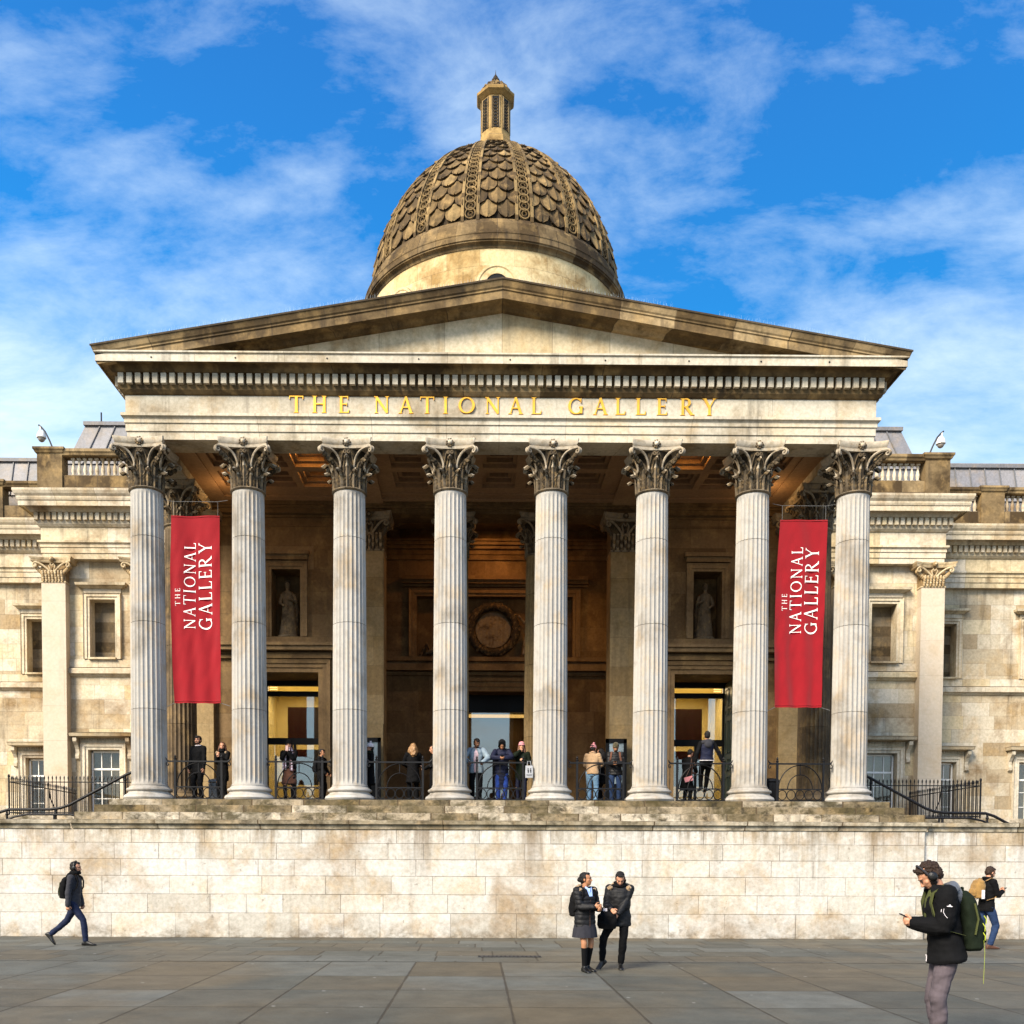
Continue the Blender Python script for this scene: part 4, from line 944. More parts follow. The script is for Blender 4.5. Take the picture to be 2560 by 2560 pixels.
# --- wings
def bal_mb():
    mb=MB(); h=.69
    mb.box(-.07,.07,-.07,.07,0,.06,.7); mb.box(-.07,.07,-.07,.07,h-.06,h,.7)
    mb.lathe([(.045,.06),(.06,.08),(.05,.11),(.075,.20),(.078,.26),(.055,.38),(.035,.48),(.042,.54),(.055,.58),(.045,.63)],n=10,t=.6,cap=(0,0)); return mb
BAL=bal_mb(); bal_src=None
def balustrade(x0,x1,y,pads,par):
    """x0<x1 ; pads = list of (a,b) pedestals"""
    global bal_src
    mb=MB(); xs=sorted((x0,x1))
    ashlar(mb,(xs[0],y,15.44),(1,0,0),(0,0,1),xs[1]-xs[0],[.30,.44],1.3,seed=int(abs(x0)*9),tr=(.1,.8)); mb.box(xs[0],xs[1],y+.005,y+.42,15.42,16.175,.5)
    mould(mb,[(0,16.87),(.06,16.90),(.08,16.97),(.12,17.02),(.12,17.10),(.10,17.13),(-.45,17.15)],lambda o:[(xs[0],y-o),(xs[1],y-o)],seed=5)
    mb.box(xs[0],xs[1],y+.01,y+.40,16.875,17.12,.5)
    for a,b in pads:
        a,b=sorted((a,b)); mb.box(a,b,y-.06,y+.46,15.44,16.99,.55)
        mould(mb,[(0,16.95),(.05,16.97),(.09,17.05),(.12,17.08),(.12,17.16),(-.1,17.19),(-.4,17.19)],lambda o:[(a-o,y+.4),(a-o,y-.06-o),(b+o,y-.06-o),(b+o,y+.4)],seed=6)
    o=mb.build('balustrade','cornice',par); n=0
    x=xs[0]+.12
    while x<xs[1]-.08 and n<34:
        if not any(min(p)-.10<x<max(p)+.10 for p in pads):
            if bal_src is None: b_=BAL.build('baluster','wing',o,smooth=50); bal_src=b_
            else: b_=bal_src.copy(); COL.objects.link(b_); b_.parent=o
            b_.location=(x,y+.2,16.18); n+=1
        x+=.222
    return o
def sash(mbf,x0,x1,z0,z1,y,nx=3,nz=4,mid=None):
    w_=.045
    for a,b in((x0,x0+w_*1.4),(x1-w_*1.4,x1)): mbf.box(a,b,y-.03,y+.03,z0,z1)
    for a,b in((z0,z0+w_*1.6),(z1-w_*1.4,z1)): mbf.box(x0,x1,y-.03,y+.03,a,b)
    m_=mid or (z0+z1)/2; mbf.box(x0,x1,y-.045,y+.03,m_-.035,m_+.035)
    for k in range(1,nx): xx=x0+(x1-x0)*k/nx; mbf.box(xx-.014,xx+.014,y-.02,y+.02,z0,z1)
    for k in range(1,nz):
        zz=z0+(z1-z0)*k/nz
        if abs(zz-m_)>.1: mbf.box(x0,x1,y-.02,y+.02,zz-.014,zz+.014)
def upper_window(xc,y,par,s):
    f=MB()
    frame(f,xc-.48,xc+.48,9.42,11.66,y,[(0,-.45),(0,.06),(.09,.06),(.10,.10),(.19,.10),(.22,.14),(.23,0)],bottom=False,t=.8)
    f.q([(xc-.5,y-.03,9.425),(xc+.5,y-.03,9.425),(xc+.5,y+.5,9.425),(xc-.5,y+.5,9.425)],.8)
    f.box(xc-.7,xc+.7,y-.04,y,11.90,12.06,.6)
    mould(f,[(0,12.06),(.05,12.08),(.12,12.13),(.20,12.15),(.22,12.24),(.0,12.28)],lambda o:[(xc-.74-o,y),(xc-.74-o,y-.06-o),(xc+.74+o,y-.06-o),(xc+.74+o,y)],L=5,seed=2)
    f.box(xc-.52,xc+.52,y-.17,y,9.40,9.47,.9)
    o=f.build('blind_window','wing',par)
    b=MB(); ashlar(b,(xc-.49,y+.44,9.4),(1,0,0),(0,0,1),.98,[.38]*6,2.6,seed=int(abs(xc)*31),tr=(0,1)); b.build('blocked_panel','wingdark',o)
def lower_window(xc,y,par,s,room):
    f=MB(); z0=3.55
    frame(f,xc-.60,xc+.60,z0,6.0,y,[(0,-.30),(0,.06),(.10,.06),(.11,.10),(.20,.10),(.25,.15),(.26,0)],bottom=False,t=.7)
    f.box(xc-.9,xc+.9,y-.05,y,6.24,6.40,.5)
    for k in range(18): f.box(xc-.86+k*.0985,xc-.82+k*.0985,y-.12,y-.04,6.36,6.42,.7)
    mould(f,[(0,6.42),(.10,6.43),(.34,6.47),(.36,6.58),(.38,6.60),(.0,6.66)],lambda o:[(xc-.90-o*.75,y),(xc-.90-o*.75,y-.08-o),(xc+.90+o*.75,y-.08-o),(xc+.90+o*.75,y)],L=5,seed=4)
    for e in(-1,1):
        bx=xc+e*.99; f.rings([[(bx-.07,y-d_,zz),(bx+.07,y-d_,zz),(bx+.07,y,zz),(bx-.07,y,zz)] for d_,zz in((.05,5.62),(.12,5.66),(.14,5.76),(.08,5.86),(.10,6.0),(.20,6.15),(.34,6.28),(.36,6.42))],t=.6)
    f.box(xc-.75,xc+.75,y-.12,y+.2,z0-.12,z0,.7)
    o=f.build('window','wing',par)
    sf=MB(); sash(sf,xc-.56,xc+.56,z0,5.97,y+.22,3,4,5.28); fo=sf.build('window_sash','sash',o)
    p=MB(); p.box(xc-.55,xc+.55,y+.23,y+.238,z0,5.96); p.build('window_pane','wglass',fo)
    rm=MB(); rm.box(xc-1.1,xc+1.1,y+1.6,y+1.65,z0-.4,6.4); rm.box(xc-1.15,xc-1.1,y+.32,y+1.6,z0-.4,6.4); rm.box(xc+1.1,xc+1.15,y+.32,y+1.6,z0-.4,6.4); rm.box(xc-1.1,xc+1.1,y+.32,y+1.6,z0-.45,z0-.4); rm.box(xc-1.1,xc+1.1,y+.32,y+1.6,6.4,6.45)
    rm.box(xc-.3,xc+.9,y+1.0,y+1.3,z0,4.6,.9)
    rm.build('room_behind',room,o)
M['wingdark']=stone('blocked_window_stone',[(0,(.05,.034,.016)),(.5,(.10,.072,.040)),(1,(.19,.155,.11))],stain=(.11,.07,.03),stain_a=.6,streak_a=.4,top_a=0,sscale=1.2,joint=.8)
ENT=[(-.5,13.08),(-.03,13.08),(-.03,13.29),(0,13.292),(0,13.49),(.03,13.50),(.03,13.60),(.06,13.64),(.10,13.66),(.10,13.735),(.0,13.765),(0,14.23)]
CT=CORN+[(.57,15.00),(.60,15.03),(.62,15.10),(.62,15.16),(.68,15.24),(.72,15.34),(.72,15.42),(0,15.46)]
def wing(s,name):
    wg=MB(); YA=9.5; YB=12.5; WA=17.0
    # wall A, with two window openings
    def hol(xc,x0): return [(xc-.48-x0,xc+.48-x0,9.42-ZT,11.66-ZT),(xc-.60-x0,xc+.60-x0,3.55-ZT,6.0-ZT)]
    a=min(s*10.1,s*16.2); ashlar(wg,(a,YA+.35,ZT),(1,0,0),(0,0,1),6.1,[.55]*12+[.55,.5,.6,.6,.6,.6,.63],1.15,hol(s*14.85,a),seed=70+s,tr=(.1,1))
    wg.box(s*10.1,s*16.5,YA+.9,YA+1.2,ZT,15,.5)
    if s>0: xb0=WA; 
    else: xb0=-36
    hb=[]
    for xc in(18.62,22.42,26.2,30.0): hb+=hol(s*xc,xb0)
    ashlar(wg,(xb0,YB+.25,ZT),(1,0,0),(0,0,1),19,[.55]*12+[.55,.5,.6,.6,.6,.6,.63],1.25,hb,seed=80+s,tr=(.1,1))
    wg.box(s*WA,s*36,YB+1.0,YB+1.3,ZT,15,.5)
    ashlar(wg,(s*16.98,YA+.2,ZT),(0,1,0),(0,0,1),YB-YA+.2,[.6]*18,1.1,seed=90+s,tr=(.1,1))
    wo_=wg.build(name,'wing',B)
    e=MB()
    mould(e,ENT,lambda o:[(s*10.0,YA-o),(s*(WA+o),YA-o),(s*(WA+o),YB+.1)],L=1.9,seed=100+s,tr=(.5,1))
    mould(e,ENT,lambda o:[(s*(WA-.05),YB-o),(s*36,YB-o)],L=2.1,seed=102+s,tr=(.5,1))
    e.build('entablature','wing',wo_)
    c=MB()
    mould(c,CT,lambda o:[(s*10.0,YA-o),(s*(WA+o),YA-o),(s*(WA+o),YB+.1)],L=1.4,seed=104+s,tr=(.3,1))
    mould(c,CT,lambda o:[(s*(WA-.05),YB-o),(s*36,YB-o)],L=1.6,seed=106+s,tr=(.1,.9))
    c.build('cornice','wing',wo_)
    for q_ in (((s*10.1,YA),(s*(WA+.2),YA),(0,-1)),((s*WA,YA-.1),(s*WA,YB),(s,0)),((s*(WA+.2),YB),(s*36,YB),(0,-1))): dentils([q_]).build('dentil_course','wing',wo_)
    # belt courses
    for (x0,x1,y) in((s*10.1,s*16.15,YA+.35),(s*WA,s*36,YB+.25)):
        xa,xb=sorted((x0,x1)); b=MB()
        mould(b,[(0,9.10),(.06,9.11),(.06,9.40),(0,9.42)],lambda o:[(xa,y-o),(xb,y-o)],L=1.2,seed=3,tr=(.4,1))
        mould(b,[(0,8.74),(.06,8.77),(.10,8.83),(.18,8.86),(.18,9.02),(.16,9.06),(0,9.10)],lambda o:[(xa,y-o),(xb,y-o)],L=1.7,seed=4,tr=(.4,1))
        b.build('belt_course','wing',wo_)
    # pilasters
    for xc in(16.55,13.25):
        m_=MB(); x=s*xc; hw=.45
        ashlar(m_,(x-hw,YA,ZT),(1,0,0),(0,0,1),2*hw,[1.3]*7+[.73],3,seed=int(xc),tr=(.6,.8))
        for e_ in(-1,1): ashlar(m_,(x+e_*hw,YA,ZT),(0,1,0),(0,0,1),.36,[1.3]*7+[.73],3,seed=5,tr=(.3,.8))
        po=m_.build('pilaster','pil',wo_)
        cc=MB(); pilaster_cap(hw,.36,.90,.72,cc); cc.v=[(p[0]+x,p[1]+YA,p[2]+12.19) for p in cc.v]; cc.build('capital','wingcap',po,smooth=45)
    for k,(xc,y) in enumerate(((14.85,YA+.35),(18.62,YB+.25),(22.42,YB+.25))):
        upper_window(s*xc,y,wo_,s); lower_window(s*xc,y,wo_,s,('windark' if (k==0) else 'winwarm'))
    balustrade(s*10.1,s*17.08,YA+.05,[(s*16.17,s*17.10)],wo_)
    balustrade(s*17.2,s*30,YB+.05,[(s*19.9,s*20.85)],wo_)
    r=MB()  # attic roofs in lead
    def lead(x0,x1,xt0,xt1,y0,yt,z0,z1,step):
        n=int(abs(x1-x0)/step)
        for k in range(n):
            u0,u1=k/n,(k+1)/n; A=Vector((x0+(x1-x0)*u0,y0,z0));Bb=Vector((x0+(x1-x0)*u1,y0,z0));C=Vector((xt0+(xt1-xt0)*u1,yt,z1));D_=Vector((xt0+(xt1-xt0)*u0,yt,z1))
            r.q([A,Bb,C,D_],random.Random(k*3+int(z1*7)).uniform(.1,1)); r.tube([Bb+Vector((0,-.03,.0)),C+Vector((0,-.03,.0))],.028,5,t=0,d=.7)
        r.box(min(xt0,xt1)-.04,max(xt0,xt1)+.04,yt-.10,yt+.3,z1,z1+.14,.3); r.box(min(x0,x1)-.05,max(x0,x1)+.05,y0+.05,y0+8,z0-1.5,z0+.02,.3)
        r.box(min(xt0,xt1),max(xt0,xt1),yt+.05,yt+8,z0,z1,.4)
        xo,xto=(x0,xt0); r.q([(xo,y0,z0),(xto,yt,z1),(xto,yt+6,z1),(xo,y0+6,z0)],.3)
    lead(s*16.75,s*10.2,s*16.2,s*10.2,11.2,11.7,17.3,18.98,.62)
    lead(s*17.0,s*34,s*17.0,s*34,13.6,14.0,17.0,18.52,.62)
    r.box(min(s*17.1,s*34),max(s*17.1,s*34),14.3,14.6,18.5,18.86,.9) if s>0 else None
    r.build('roof','lead',wo_)
    if s<0: pl=MB(); pl.tube([(-15.6,11.8,19.0),(-15.6,11.8,19.55)],.03,6); pl.build('roof_vent_pipe','greyiron',wo_)
    # kerb under the spear railing
    k=MB(); k.box(s*10.6,s*19.5,4.35,4.75,ZT,3.24,.8); ko=k.build('area_kerb','step',wo_)
M['pil']=stone('smooth_pilaster_stone',[(0,(.42,.34,.24)),(.5,(.50,.42,.32)),(1,(.54,.47,.38))],stain=(.40,.26,.12),stain_a=.35,streak_a=.12,top_a=.3,sscale=.5,joint=.25,fine_a=.16)
wing(-1,'west_wing'); wing(1,'east_wing')
# ============================================================ railings
def spear_rail(s,label):
    o=empty('spear_railing',(s*13.3,4.55,3.24)); tag(o,label,'railing','spear topped railings beside the portico')
    ox,oy,oz=s*13.3,4.55,3.24
    pk=MB(); 
    def picket(x,y,h=1.16,r_=.012):
        pk.tube([(x,y,0),(x,y,h)],r_,5); pk.lathe([(.004,h-.02),(.024,h+.015),(.02,h+.04),(.028,h+.06),(.003,h+.13)],(x,y,0),6)
    x=0; xs=[]
    while x<5.0: xs.append(s*(15.85-x)); x+=.128
    for x in xs: picket(x-ox,0)
    yy=.16
    while yy<5.1: picket(s*15.85-ox,yy); yy+=.128
    pk.build('pickets','iron',o)
    rl_=MB()
    for z in(1.06,.07): rl_.box(min(s*15.87,s*10.85)-ox,max(s*15.87,s*10.85)-ox,-.02,.02,z,z+.03); rl_.box(s*15.85-ox-.02,s*15.85-ox+.02,0,5.1,z,z+.03)
    rl_.tube([(s*14.6-ox,.05,1.05),(s*14.75-ox,.5,.6),(s*14.5-ox,.6,-.1)],.02,5)
    rl_.build('rails','iron',o)
    for x in(s*15.85,s*10.9):
        ps=MB(); ps.tube([(x-ox,0,0),(x-ox,0,1.2)],.028,7); ps.ell((x-ox,0,1.26),(.04,.04,.07),nu=8,nv=6)
        ps.build('post','iron',o)
spear_rail(-1,'black iron spear railing left of the portico, in front of the left wing windows')
spear_rail(1,'black iron spear railing right of the portico, in front of the right wing windows')
def handrail(s,label):
    o=empty('stair_handrail',(s*10.6,1.0,ZT)); tag(o,label,'handrail','black handrails on the side stairs'); 
    T=lambda x,z,y=0:(s*(x-10.6),y,z-ZT)
    m_=MB(); m_.tube([T(10.55,4.30),T(10.7,4.24),T(12.35,3.36),T(12.6,3.27),T(12.9,3.23),T(14.1,3.22),T(14.35,3.14),T(15.0,2.80),T(15.3,2.62)],.042,8); m_.build('top_rail','iron',o,smooth=60)
    m_=MB(); m_.tube([T(11.55,2.95,-1.2),T(11.8,3.02,-1.2),T(13.0,3.02,-1.2),T(13.35,2.95,-1.2),T(13.7,2.8,-1.2)],.03,7); m_.tube([T(12.25,2.4,-1.2),T(12.25,3.0,-1.2)],.035,7); m_.build('lower_rail','iron',o,smooth=60)
    for x,z in((10.75,4.2),(12.75,3.25),(14.15,3.2)):
        m_=MB(); zb=ZT+ (.95 if x<11 else 0); m_.tube([T(x,zb),T(x,z)],.032,8); m_.ell(T(x,zb+.05),(.06,.06,.06),nu=8,nv=6); m_.ell(T(x,z-.12),(.05,.05,.04),nu=8,nv=6); m_.build('post','iron',o,smooth=60)
handrail(-1,'black iron handrail sloping down the stairs at the left end of the portico')
handrail(1,'black iron handrail sloping down the stairs at the right end of the portico')
# balustrades of iron between the columns
def iron_panel():
    o=empty('iron_balustrade',(0,-.12,ZF))
    for s in(-1,1):
        m_=MB(); m_.box(s*.64-.028,s*.64+.028,-.028,.028,0,1.13); m_.lathe([(.03,1.13),(.045,1.15),(.02,1.18),(.035,1.21),(.004,1.27)],(s*.64,0,0),8)
        pts=[(s*.64,0,1.08),(s*.80,0,1.08),(s*.86,0,1.11),(s*.90,0,1.18)]; m_.tube(pts,[.026,.026,.022,.008],6)
        c=(s*.84,1.0); m_.tube([(c[0]+s*.055*(1-j/14)*cos(PI/2-j*.5)*1,0,c[1]+.07*(1-j/14)*sin(PI/2-j*.5)) for j in range(13)],.014,5)
        m_.build('post','iron',o,smooth=50)
    m_=MB(); m_.box(-.84,.84,-.03,.03,1.06,1.10); m_.box(-.66,.66,-.02,.02,.365,.395); m_.box(-.66,.66,-.02,.02,.045,.075); m_.build('rails','iron',o)
    m_=MB(); m_.tube([(.60*cos(PI*k/28),0,.38+.66*sin(PI*k/28)) for k in range(29)],.017,6); m_.build('outer_arch','iron',o,smooth=60)
    m_=MB(); m_.tube([(.345*cos(PI*k/24),0,.38+.40*sin(PI*k/24)) for k in range(25)],.015,6); m_.tube([(0,0,.77),(0,0,1.06)],.014,5); m_.build('inner_arch','iron',o,smooth=60)
    m_=MB()
    for k in range(5): m_.tube([((k-2)*.245+.115*cos(2*PI*j/18),0,.22+.135*sin(2*PI*j/18)) for j in range(19)],.013,5,cap=(0,0))
    m_.build('ring_row','iron',o,smooth=60); return o
pn=['first','second','third','fourth','fifth','sixth','seventh']
ip=iron_panel()
desc=['behind it a bearded man in black','behind it a woman photographing','behind it a woman turned away','three people leaning on it','behind it a pink bobble hat','a person sitting on it','nobody behind it']
for i in range(7):
    o=ip if i==0 else inst(ip); o.location=((COLX[i]+COLX[i+1])/2,-.12,ZF)
    tag(o,'iron balustrade in the %s gap from the left, %s'%(pn[i],desc[i]),'balustrade','iron balustrades between the columns')
# ============================================================ banners
V_=Vector
M['greybin2']=plain('grey_rope',(.16,.16,.16),.6)
def banner(x0,x1,xb0,xb1,zt,zb,label,seed):
    o=empty('banner',((x0+x1)/2,-.02,zb)); tag(o,label,'banner','red hanging banners'); ox,oz=(x0+x1)/2,zb
    n,mz=32,110; m_=MB(); rg=random.Random(seed)
    def pos(u,v,back=0):  # v 0 bottom
        x=(xb0+(xb1-xb0)*u)*(1-v)+(x0+(x1-x0)*u)*v - .035*sin(PI*v)*(1-u)*2+.0
        y=.035*sin(u*9+v*3+seed)*(.4+.6*v)*(1-v*.5)+.03*sin(u*17+v*2)*(1-v)+.06*sin(v*PI)*sin(u*PI)+.05*noise.noise(V_((u*1.6+seed,v*3.5+u*2.2,seed)))+.022*noise.noise(V_((u*5+v*3,v*9-u*5,seed+4)))*(1-abs(2*v-1)**4)
        return (x-ox,y+back,v*(zt-zb))
    for b in(0,.006):
        for j in range(mz):
            for i in range(n): m_.q([pos(i/n,j/mz,b),pos((i+1)/n,j/mz,b),pos((i+1)/n,(j+1)/mz,b),pos(i/n,(j+1)/mz,b)],.5)
    cl=m_.build('banner_cloth','banner',o,smooth=80)
    h=MB()
    for v in(.012,.994): h.tube([pos(i/n,v,.003) for i in range(n+1)],.018,6)
    h.build('hem_rod','banner',o,smooth=60)
    tx=MB(); H=zt-zb
    def line(txt,xr,cap,z0,z1):
        tmp=MB(); letters(tmp,txt,(0,0,0),(1,0,0),(0,1,0),(0,0,1),cap,total=z1-z0,dep=.006,T=.115)
        for i,(a,b,c) in enumerate(tmp.v):   # a along -> z up, b cap height -> -x
            X=xr-b; Z=z0+a; v=(Z-zb)/H; u=(X-(xb0*(1-v)+x0*v))/((xb1-xb0)*(1-v)+(x1-x0)*v); p=pos(u,v); tmp.v[i]=(p[0],p[1]-.004-c,p[2])
        tx.add(tmp)
    w_=x1-x0
    line('THE',x0+w_*.215,.135,zb+2.66,zb+3.12)
    line('NATIONAL',x0+w_*.50,.29,zb+2.03,zb+4.38)
    line('GALLERY',x0+w_*.835,.355,zb+2.02,zb+4.38)
    tx.build('lettering','white',o)
    co=MB(); co.tube([(x0-ox+.05,0,H),(x0-ox+.05,0,H+.38)],.004,4); co.tube([(x1-ox-.05,0,H),(x1-ox-.05,0,H+.38)],.004,4); co.tube([(x0-ox-.22,.0,H+.43),(x0-ox+.05,0,H+.38),(x1-ox-.05,0,H+.38),(x1-ox+.22,.0,H+.42)],.005,5); co.build('top_cord','greybin2',o)
    for q_ in ([(xb0-ox,0,0),(xb0-ox-.2,0,-.1)],[(xb1-ox,0,0),(xb1-ox+.25,0,-.08)]): co=MB(); co.tube(q_,.008,4); co.build('tie_cord','greybin2',o)
banner(-9.03,-7.71,-8.99,-7.70,11.21,6.11,'red banner with white lettering hanging between the two leftmost columns',1)
banner(7.69,8.99,7.61,8.90,11.20,6.07,'red banner with white lettering hanging between the two rightmost columns',4)
# ============================================================ small things
def cctv(x,y,z,s,label):
    o=empty('security_camera',(x,y,z)); tag(o,label,'camera','dome cameras on curved poles')
    m_=MB(); m_.tube([(0,0,0),(s*-.12,0,.30),(s*-.28,0,.62),(s*-.42,0,.78),(s*-.52,0,.86)],.03,7); m_.build('pole','greyiron',o,smooth=60)
    m_=MB(); m_.lathe([(.05,.26),(.10,.24),(.14,.16),(.17,.05),(.17,0)],(s*-.42,0,.38),14,.5); m_.tube([(s*-.44,0,.62),(s*-.46,0,.82)],.03,6); m_.build('housing','camwhite',o,smooth=60)
    m_=MB(); m_.ell((s*-.42,0,.37),(.13,.13,.14),nu=12,nv=8); m_.build('dome_lens','camdome',o,smooth=80)
M['camdome']=plain('smoked_camera_dome',(.25,.22,.19),.2)
cctv(-16.55,9.6,17.18,1,'white dome camera on a curved pole on the left wing parapet')
cctv(16.35,9.6,17.18,-1,'white dome camera on a curved pole on the right wing parapet')
def board(x,label):
    o=empty('notice_board',(x,4.45,ZF)); tag(o,label,'notice board','black framed notice boards')
    m_=MB(); m_.box(-.34,.34,-.05,.05,.0,.9); m_.box(-.34,-.24,-.05,.05,.9,2.36); m_.box(.24,.34,-.05,.05,.9,2.36); m_.box(-.34,.34,-.05,.05,2.22,2.36); m_.build('frame','black',o)
    m_=MB(); m_.box(-.24,.24,-.02,.02,.9,2.22); m_.build('poster_panel','poster',o)
M['poster']=plain('grey_blue_poster',(.22,.28,.31),.35,var=.3,vscale=3)
board(-4.1,'black framed notice board on the left inner pilaster behind the white beanie'); board(3.88,'black framed notice board on the right inner pilaster behind the camouflage hat')
def bin_(x,y,label,mat,h,r_,grp=None):
    o=empty('litter_bin',(x,y,ZF)); tag(o,label,'litter bin')
    m_=MB(); m_.lathe([(r_*.92,0),(r_,.04),(r_,h*.80),(r_*1.0,h*.82)],n=24); 
    for k in range(16): a=2*PI*k/16; m_.tube([(r_*1.01*cos(a),r_*1.01*sin(a),.05),(r_*1.01*cos(a),r_*1.01*sin(a),h*.78)],.008,4)
    m_.build('bin_body',mat,o,smooth=40)
    m_=MB(); m_.lathe([(r_*1.05,h*.84),(r_*1.12,h*.86),(r_*1.12,h*.90),(r_*1.0,h*.96),(r_*.5,h),(.001,h)],n=24); m_.build('bin_lid',mat,o,smooth=40)
M['greybin']=plain('grey_bin_metal',(.20,.20,.20),.4)
bin_(7.62,.35,'round black litter bin standing beside the second column from the right','iron',.72,.24)
bin_(-8.2,1.2,'grey metal litter bin behind the leftmost iron balustrade','greybin',.72,.2)
M_=None
# ============================================================ people
def cloth(name,col,rough=.85,var=.18,vs=14,bump=.25,bs=160,sheen=.15,spec=.25): M[name]=plain(name,col,rough,0,var,vs,bump,bs,spec,sheen)
for a in (('skin_light',(.42,.205,.12),.55,.08,20,.05,300,0,.4),('skin_tan',(.32,.145,.07),.55,.08,20,.05,300,0,.4),('skin_brown',(.19,.085,.042),.55,.08,20,.05,300,0,.4)): cloth(*a)
cloth('hair_dark',(.005,.0035,.003),.6,.4,60,.6,220,0,.25); cloth('hair_brown',(.022,.011,.006),.6,.4,50,.6,220,0,.25); cloth('hair_ginger',(.11,.04,.016),.5,.4,50,.6,220,0,.5); cloth('hair_blond',(.26,.14,.055),.5,.5,40,.6,200,0,.5)
cloth('cloth_black',(.0035,.0035,.004),sheen=0,spec=.12); cloth('cloth_puffer_black',(.0045,.0045,.0055),.6,sheen=0,spec=.25); cloth('cloth_charcoal',(.028,.028,.034),sheen=.05,spec=.15); cloth('cloth_grey',(.095,.10,.115))
cloth('cloth_navy',(.006,.008,.024),.7,sheen=0,spec=.2); cloth('denim_dark',(.006,.011,.034),sheen=0); cloth('denim_mid',(.012,.028,.075),sheen=0); cloth('denim_light',(.15,.27,.40)); cloth('cloth_blue',(.008,.035,.20))
cloth('cloth_olive',(.055,.062,.017),sheen=0); cloth('cloth_mauve',(.075,.060,.068),sheen=0); cloth('cloth_green_dark',(.005,.009,.004),sheen=0,spec=.15); cloth('cloth_beige',(.34,.22,.12)); cloth('cloth_tan',(.22,.125,.035)); cloth('fur',(.24,.16,.085),1,.6,60,1.0,120,.4)
cloth('cloth_bluegrey',(.16,.21,.25),.6); cloth('cloth_white',(.62,.58,.60)); cloth('cloth_palepink',(.60,.42,.43)); cloth('cloth_pink',(.52,.20,.22)); cloth('shirt_blue',(.33,.46,.78)); cloth('cloth_brown',(.10,.04,.022)); cloth('leather_black',(.004,.004,.004),.4,sheen=0,spec=.4); cloth('leather_brown',(.07,.028,.014),.5); cloth('hi_vis',(.30,.36,.015)); cloth('eye_dark',(.02,.012,.01),.3,bump=0); cloth('lip',(.36,.12,.10),.5,bump=0); cloth('cloth_red',(.45,.01,.01)); cloth('phone_black',(.006,.006,.008),.2,bump=0); cloth('phone_pink',(.55,.36,.32),.35,bump=0)
cloth('camo',(.06,.05,.025),var=.8,vs=30)
def plaid():
    m,t=new_mat('plaid_scarf'); g=t.n('TexCoord').outputs['Object']; s_=t.n('SeparateXYZ',{0:g})
    a=t.math('GREATER_THAN',t.math('SINE',t.math('MULTIPLY',s_.outputs[0],75)),.0); b=t.math('GREATER_THAN',t.math('SINE',t.math('MULTIPLY',s_.outputs[2],70)),.0)
    c=t.mix(a,(.55,.48,.55),(.03,.02,.03)); c=t.mix(t.math('MULTIPLY',b,.6),c,(.10,.03,.04)); out(t,t.n('BsdfPrincipled',{'Base Color':c,'Roughness':.9})); return m
M['plaid']=plaid()
V=Vector
def solid(mb,name,mat,parent,vox,disp=None,sm=2):
    me=mb.mesh('tmp'); o=bpy.data.objects.new('tmp',me); COL.objects.link(o)
    r=o.modifiers.new('r','REMESH'); r.mode='VOXEL'; r.voxel_size=vox; r.use_smooth_shade=True
    s=o.modifiers.new('s','SMOOTH'); s.factor=.5; s.iterations=sm
    dg=bpy.context.evaluated_depsgraph_get(); ev=o.evaluated_get(dg); nm=bpy.data.meshes.new_from_object(ev)
    bpy.data.objects.remove(o); bpy.data.meshes.remove(me)
    if disp:
        nv=len(nm.vertices); co=[0.]*(nv*3); nm.vertices.foreach_get('co',co); no=[0.]*(nv*3); nm.vertices.foreach_get('normal',no)
        for i in range(nv):
            p=V(co[3*i:3*i+3]); n_=V(no[3*i:3*i+3]); q=p+n_*disp(p,n_); co[3*i:3*i+3]=q
        nm.vertices.foreach_set('co',co); nm.update()
    nm.name=name; nm.materials.clear(); nm.materials.append(M[mat]); nm.polygons.foreach_set('use_smooth',[True]*len(nm.polygons))
    for a in('tint','dirt'):
        if a not in nm.attributes: nm.attributes.new(a,'FLOAT','FACE')
    ob=bpy.data.objects.new(name,nm); COL.objects.link(ob); ob.parent=parent; return ob
def limb(mb,pts,rad,n=12):
    """tapered tube with round ends through pts"""
    pts=[V(p) for p in pts]; a=(pts[0]-pts[1]).normalized(); b=(pts[-1]-pts[-2]).normalized(); P=[];Q=[]
    for k in(.98,.75,.4): P.append(pts[0]+a*rad[0]*k); Q.append(rad[0]*math.sqrt(1-k*k))
    # insert midpoints so bends stay round
    for i,(p,r) in enumerate(zip(pts,rad)):
        if 0<i<len(pts)-1:
            d0=(pts[i-1]-p).normalized();d1=(pts[i+1]-p).normalized(); P+= [p+d0*r*.5,p+(d0+d1)*r*.12,p+d1*r*.5]; Q+=[r,r*1.02,r]
        else: P.append(p);Q.append(r)
    for k in(.4,.75,.98): P.append(pts[-1]+b*rad[-1]*k); Q.append(rad[-1]*math.sqrt(1-k*k))
    mb.tube(P,Q,n)
def loft(mb,rs,n=24,cap=(1,1),e=2.0):
    """rs: (centre, xaxis*rx, yaxis*ry)"""
    R_=[]
    for c,x,y in rs:
        c,x,y=V(c),V(x),V(y); ring=[]
        for k in range(n):
            a=2*PI*k/n; ca,sa=cos(a),sin(a); ca=math.copysign(abs(ca)**(2/e),ca); sa=math.copysign(abs(sa)**(2/e),sa); ring.append(c+x*ca+y*sa)
        R_.append(ring)
    mb.rings(R_,cap=cap)
def ik(a,c,l1,l2,pole):
    a,c=V(a),V(c); d=c-a; L=min(d.length,(l1+l2)*.998); u=d.normalized(); c2=a+u*L
    x=(l1*l1-l2*l2+L*L)/(2*L); h=math.sqrt(max(0,l1*l1-x*x)); p=V(pole); p=(p-u*p.dot(u)); p=p.normalized() if p.length>1e-5 else V((0,0,-1)); return a+u*x+p*h,c2
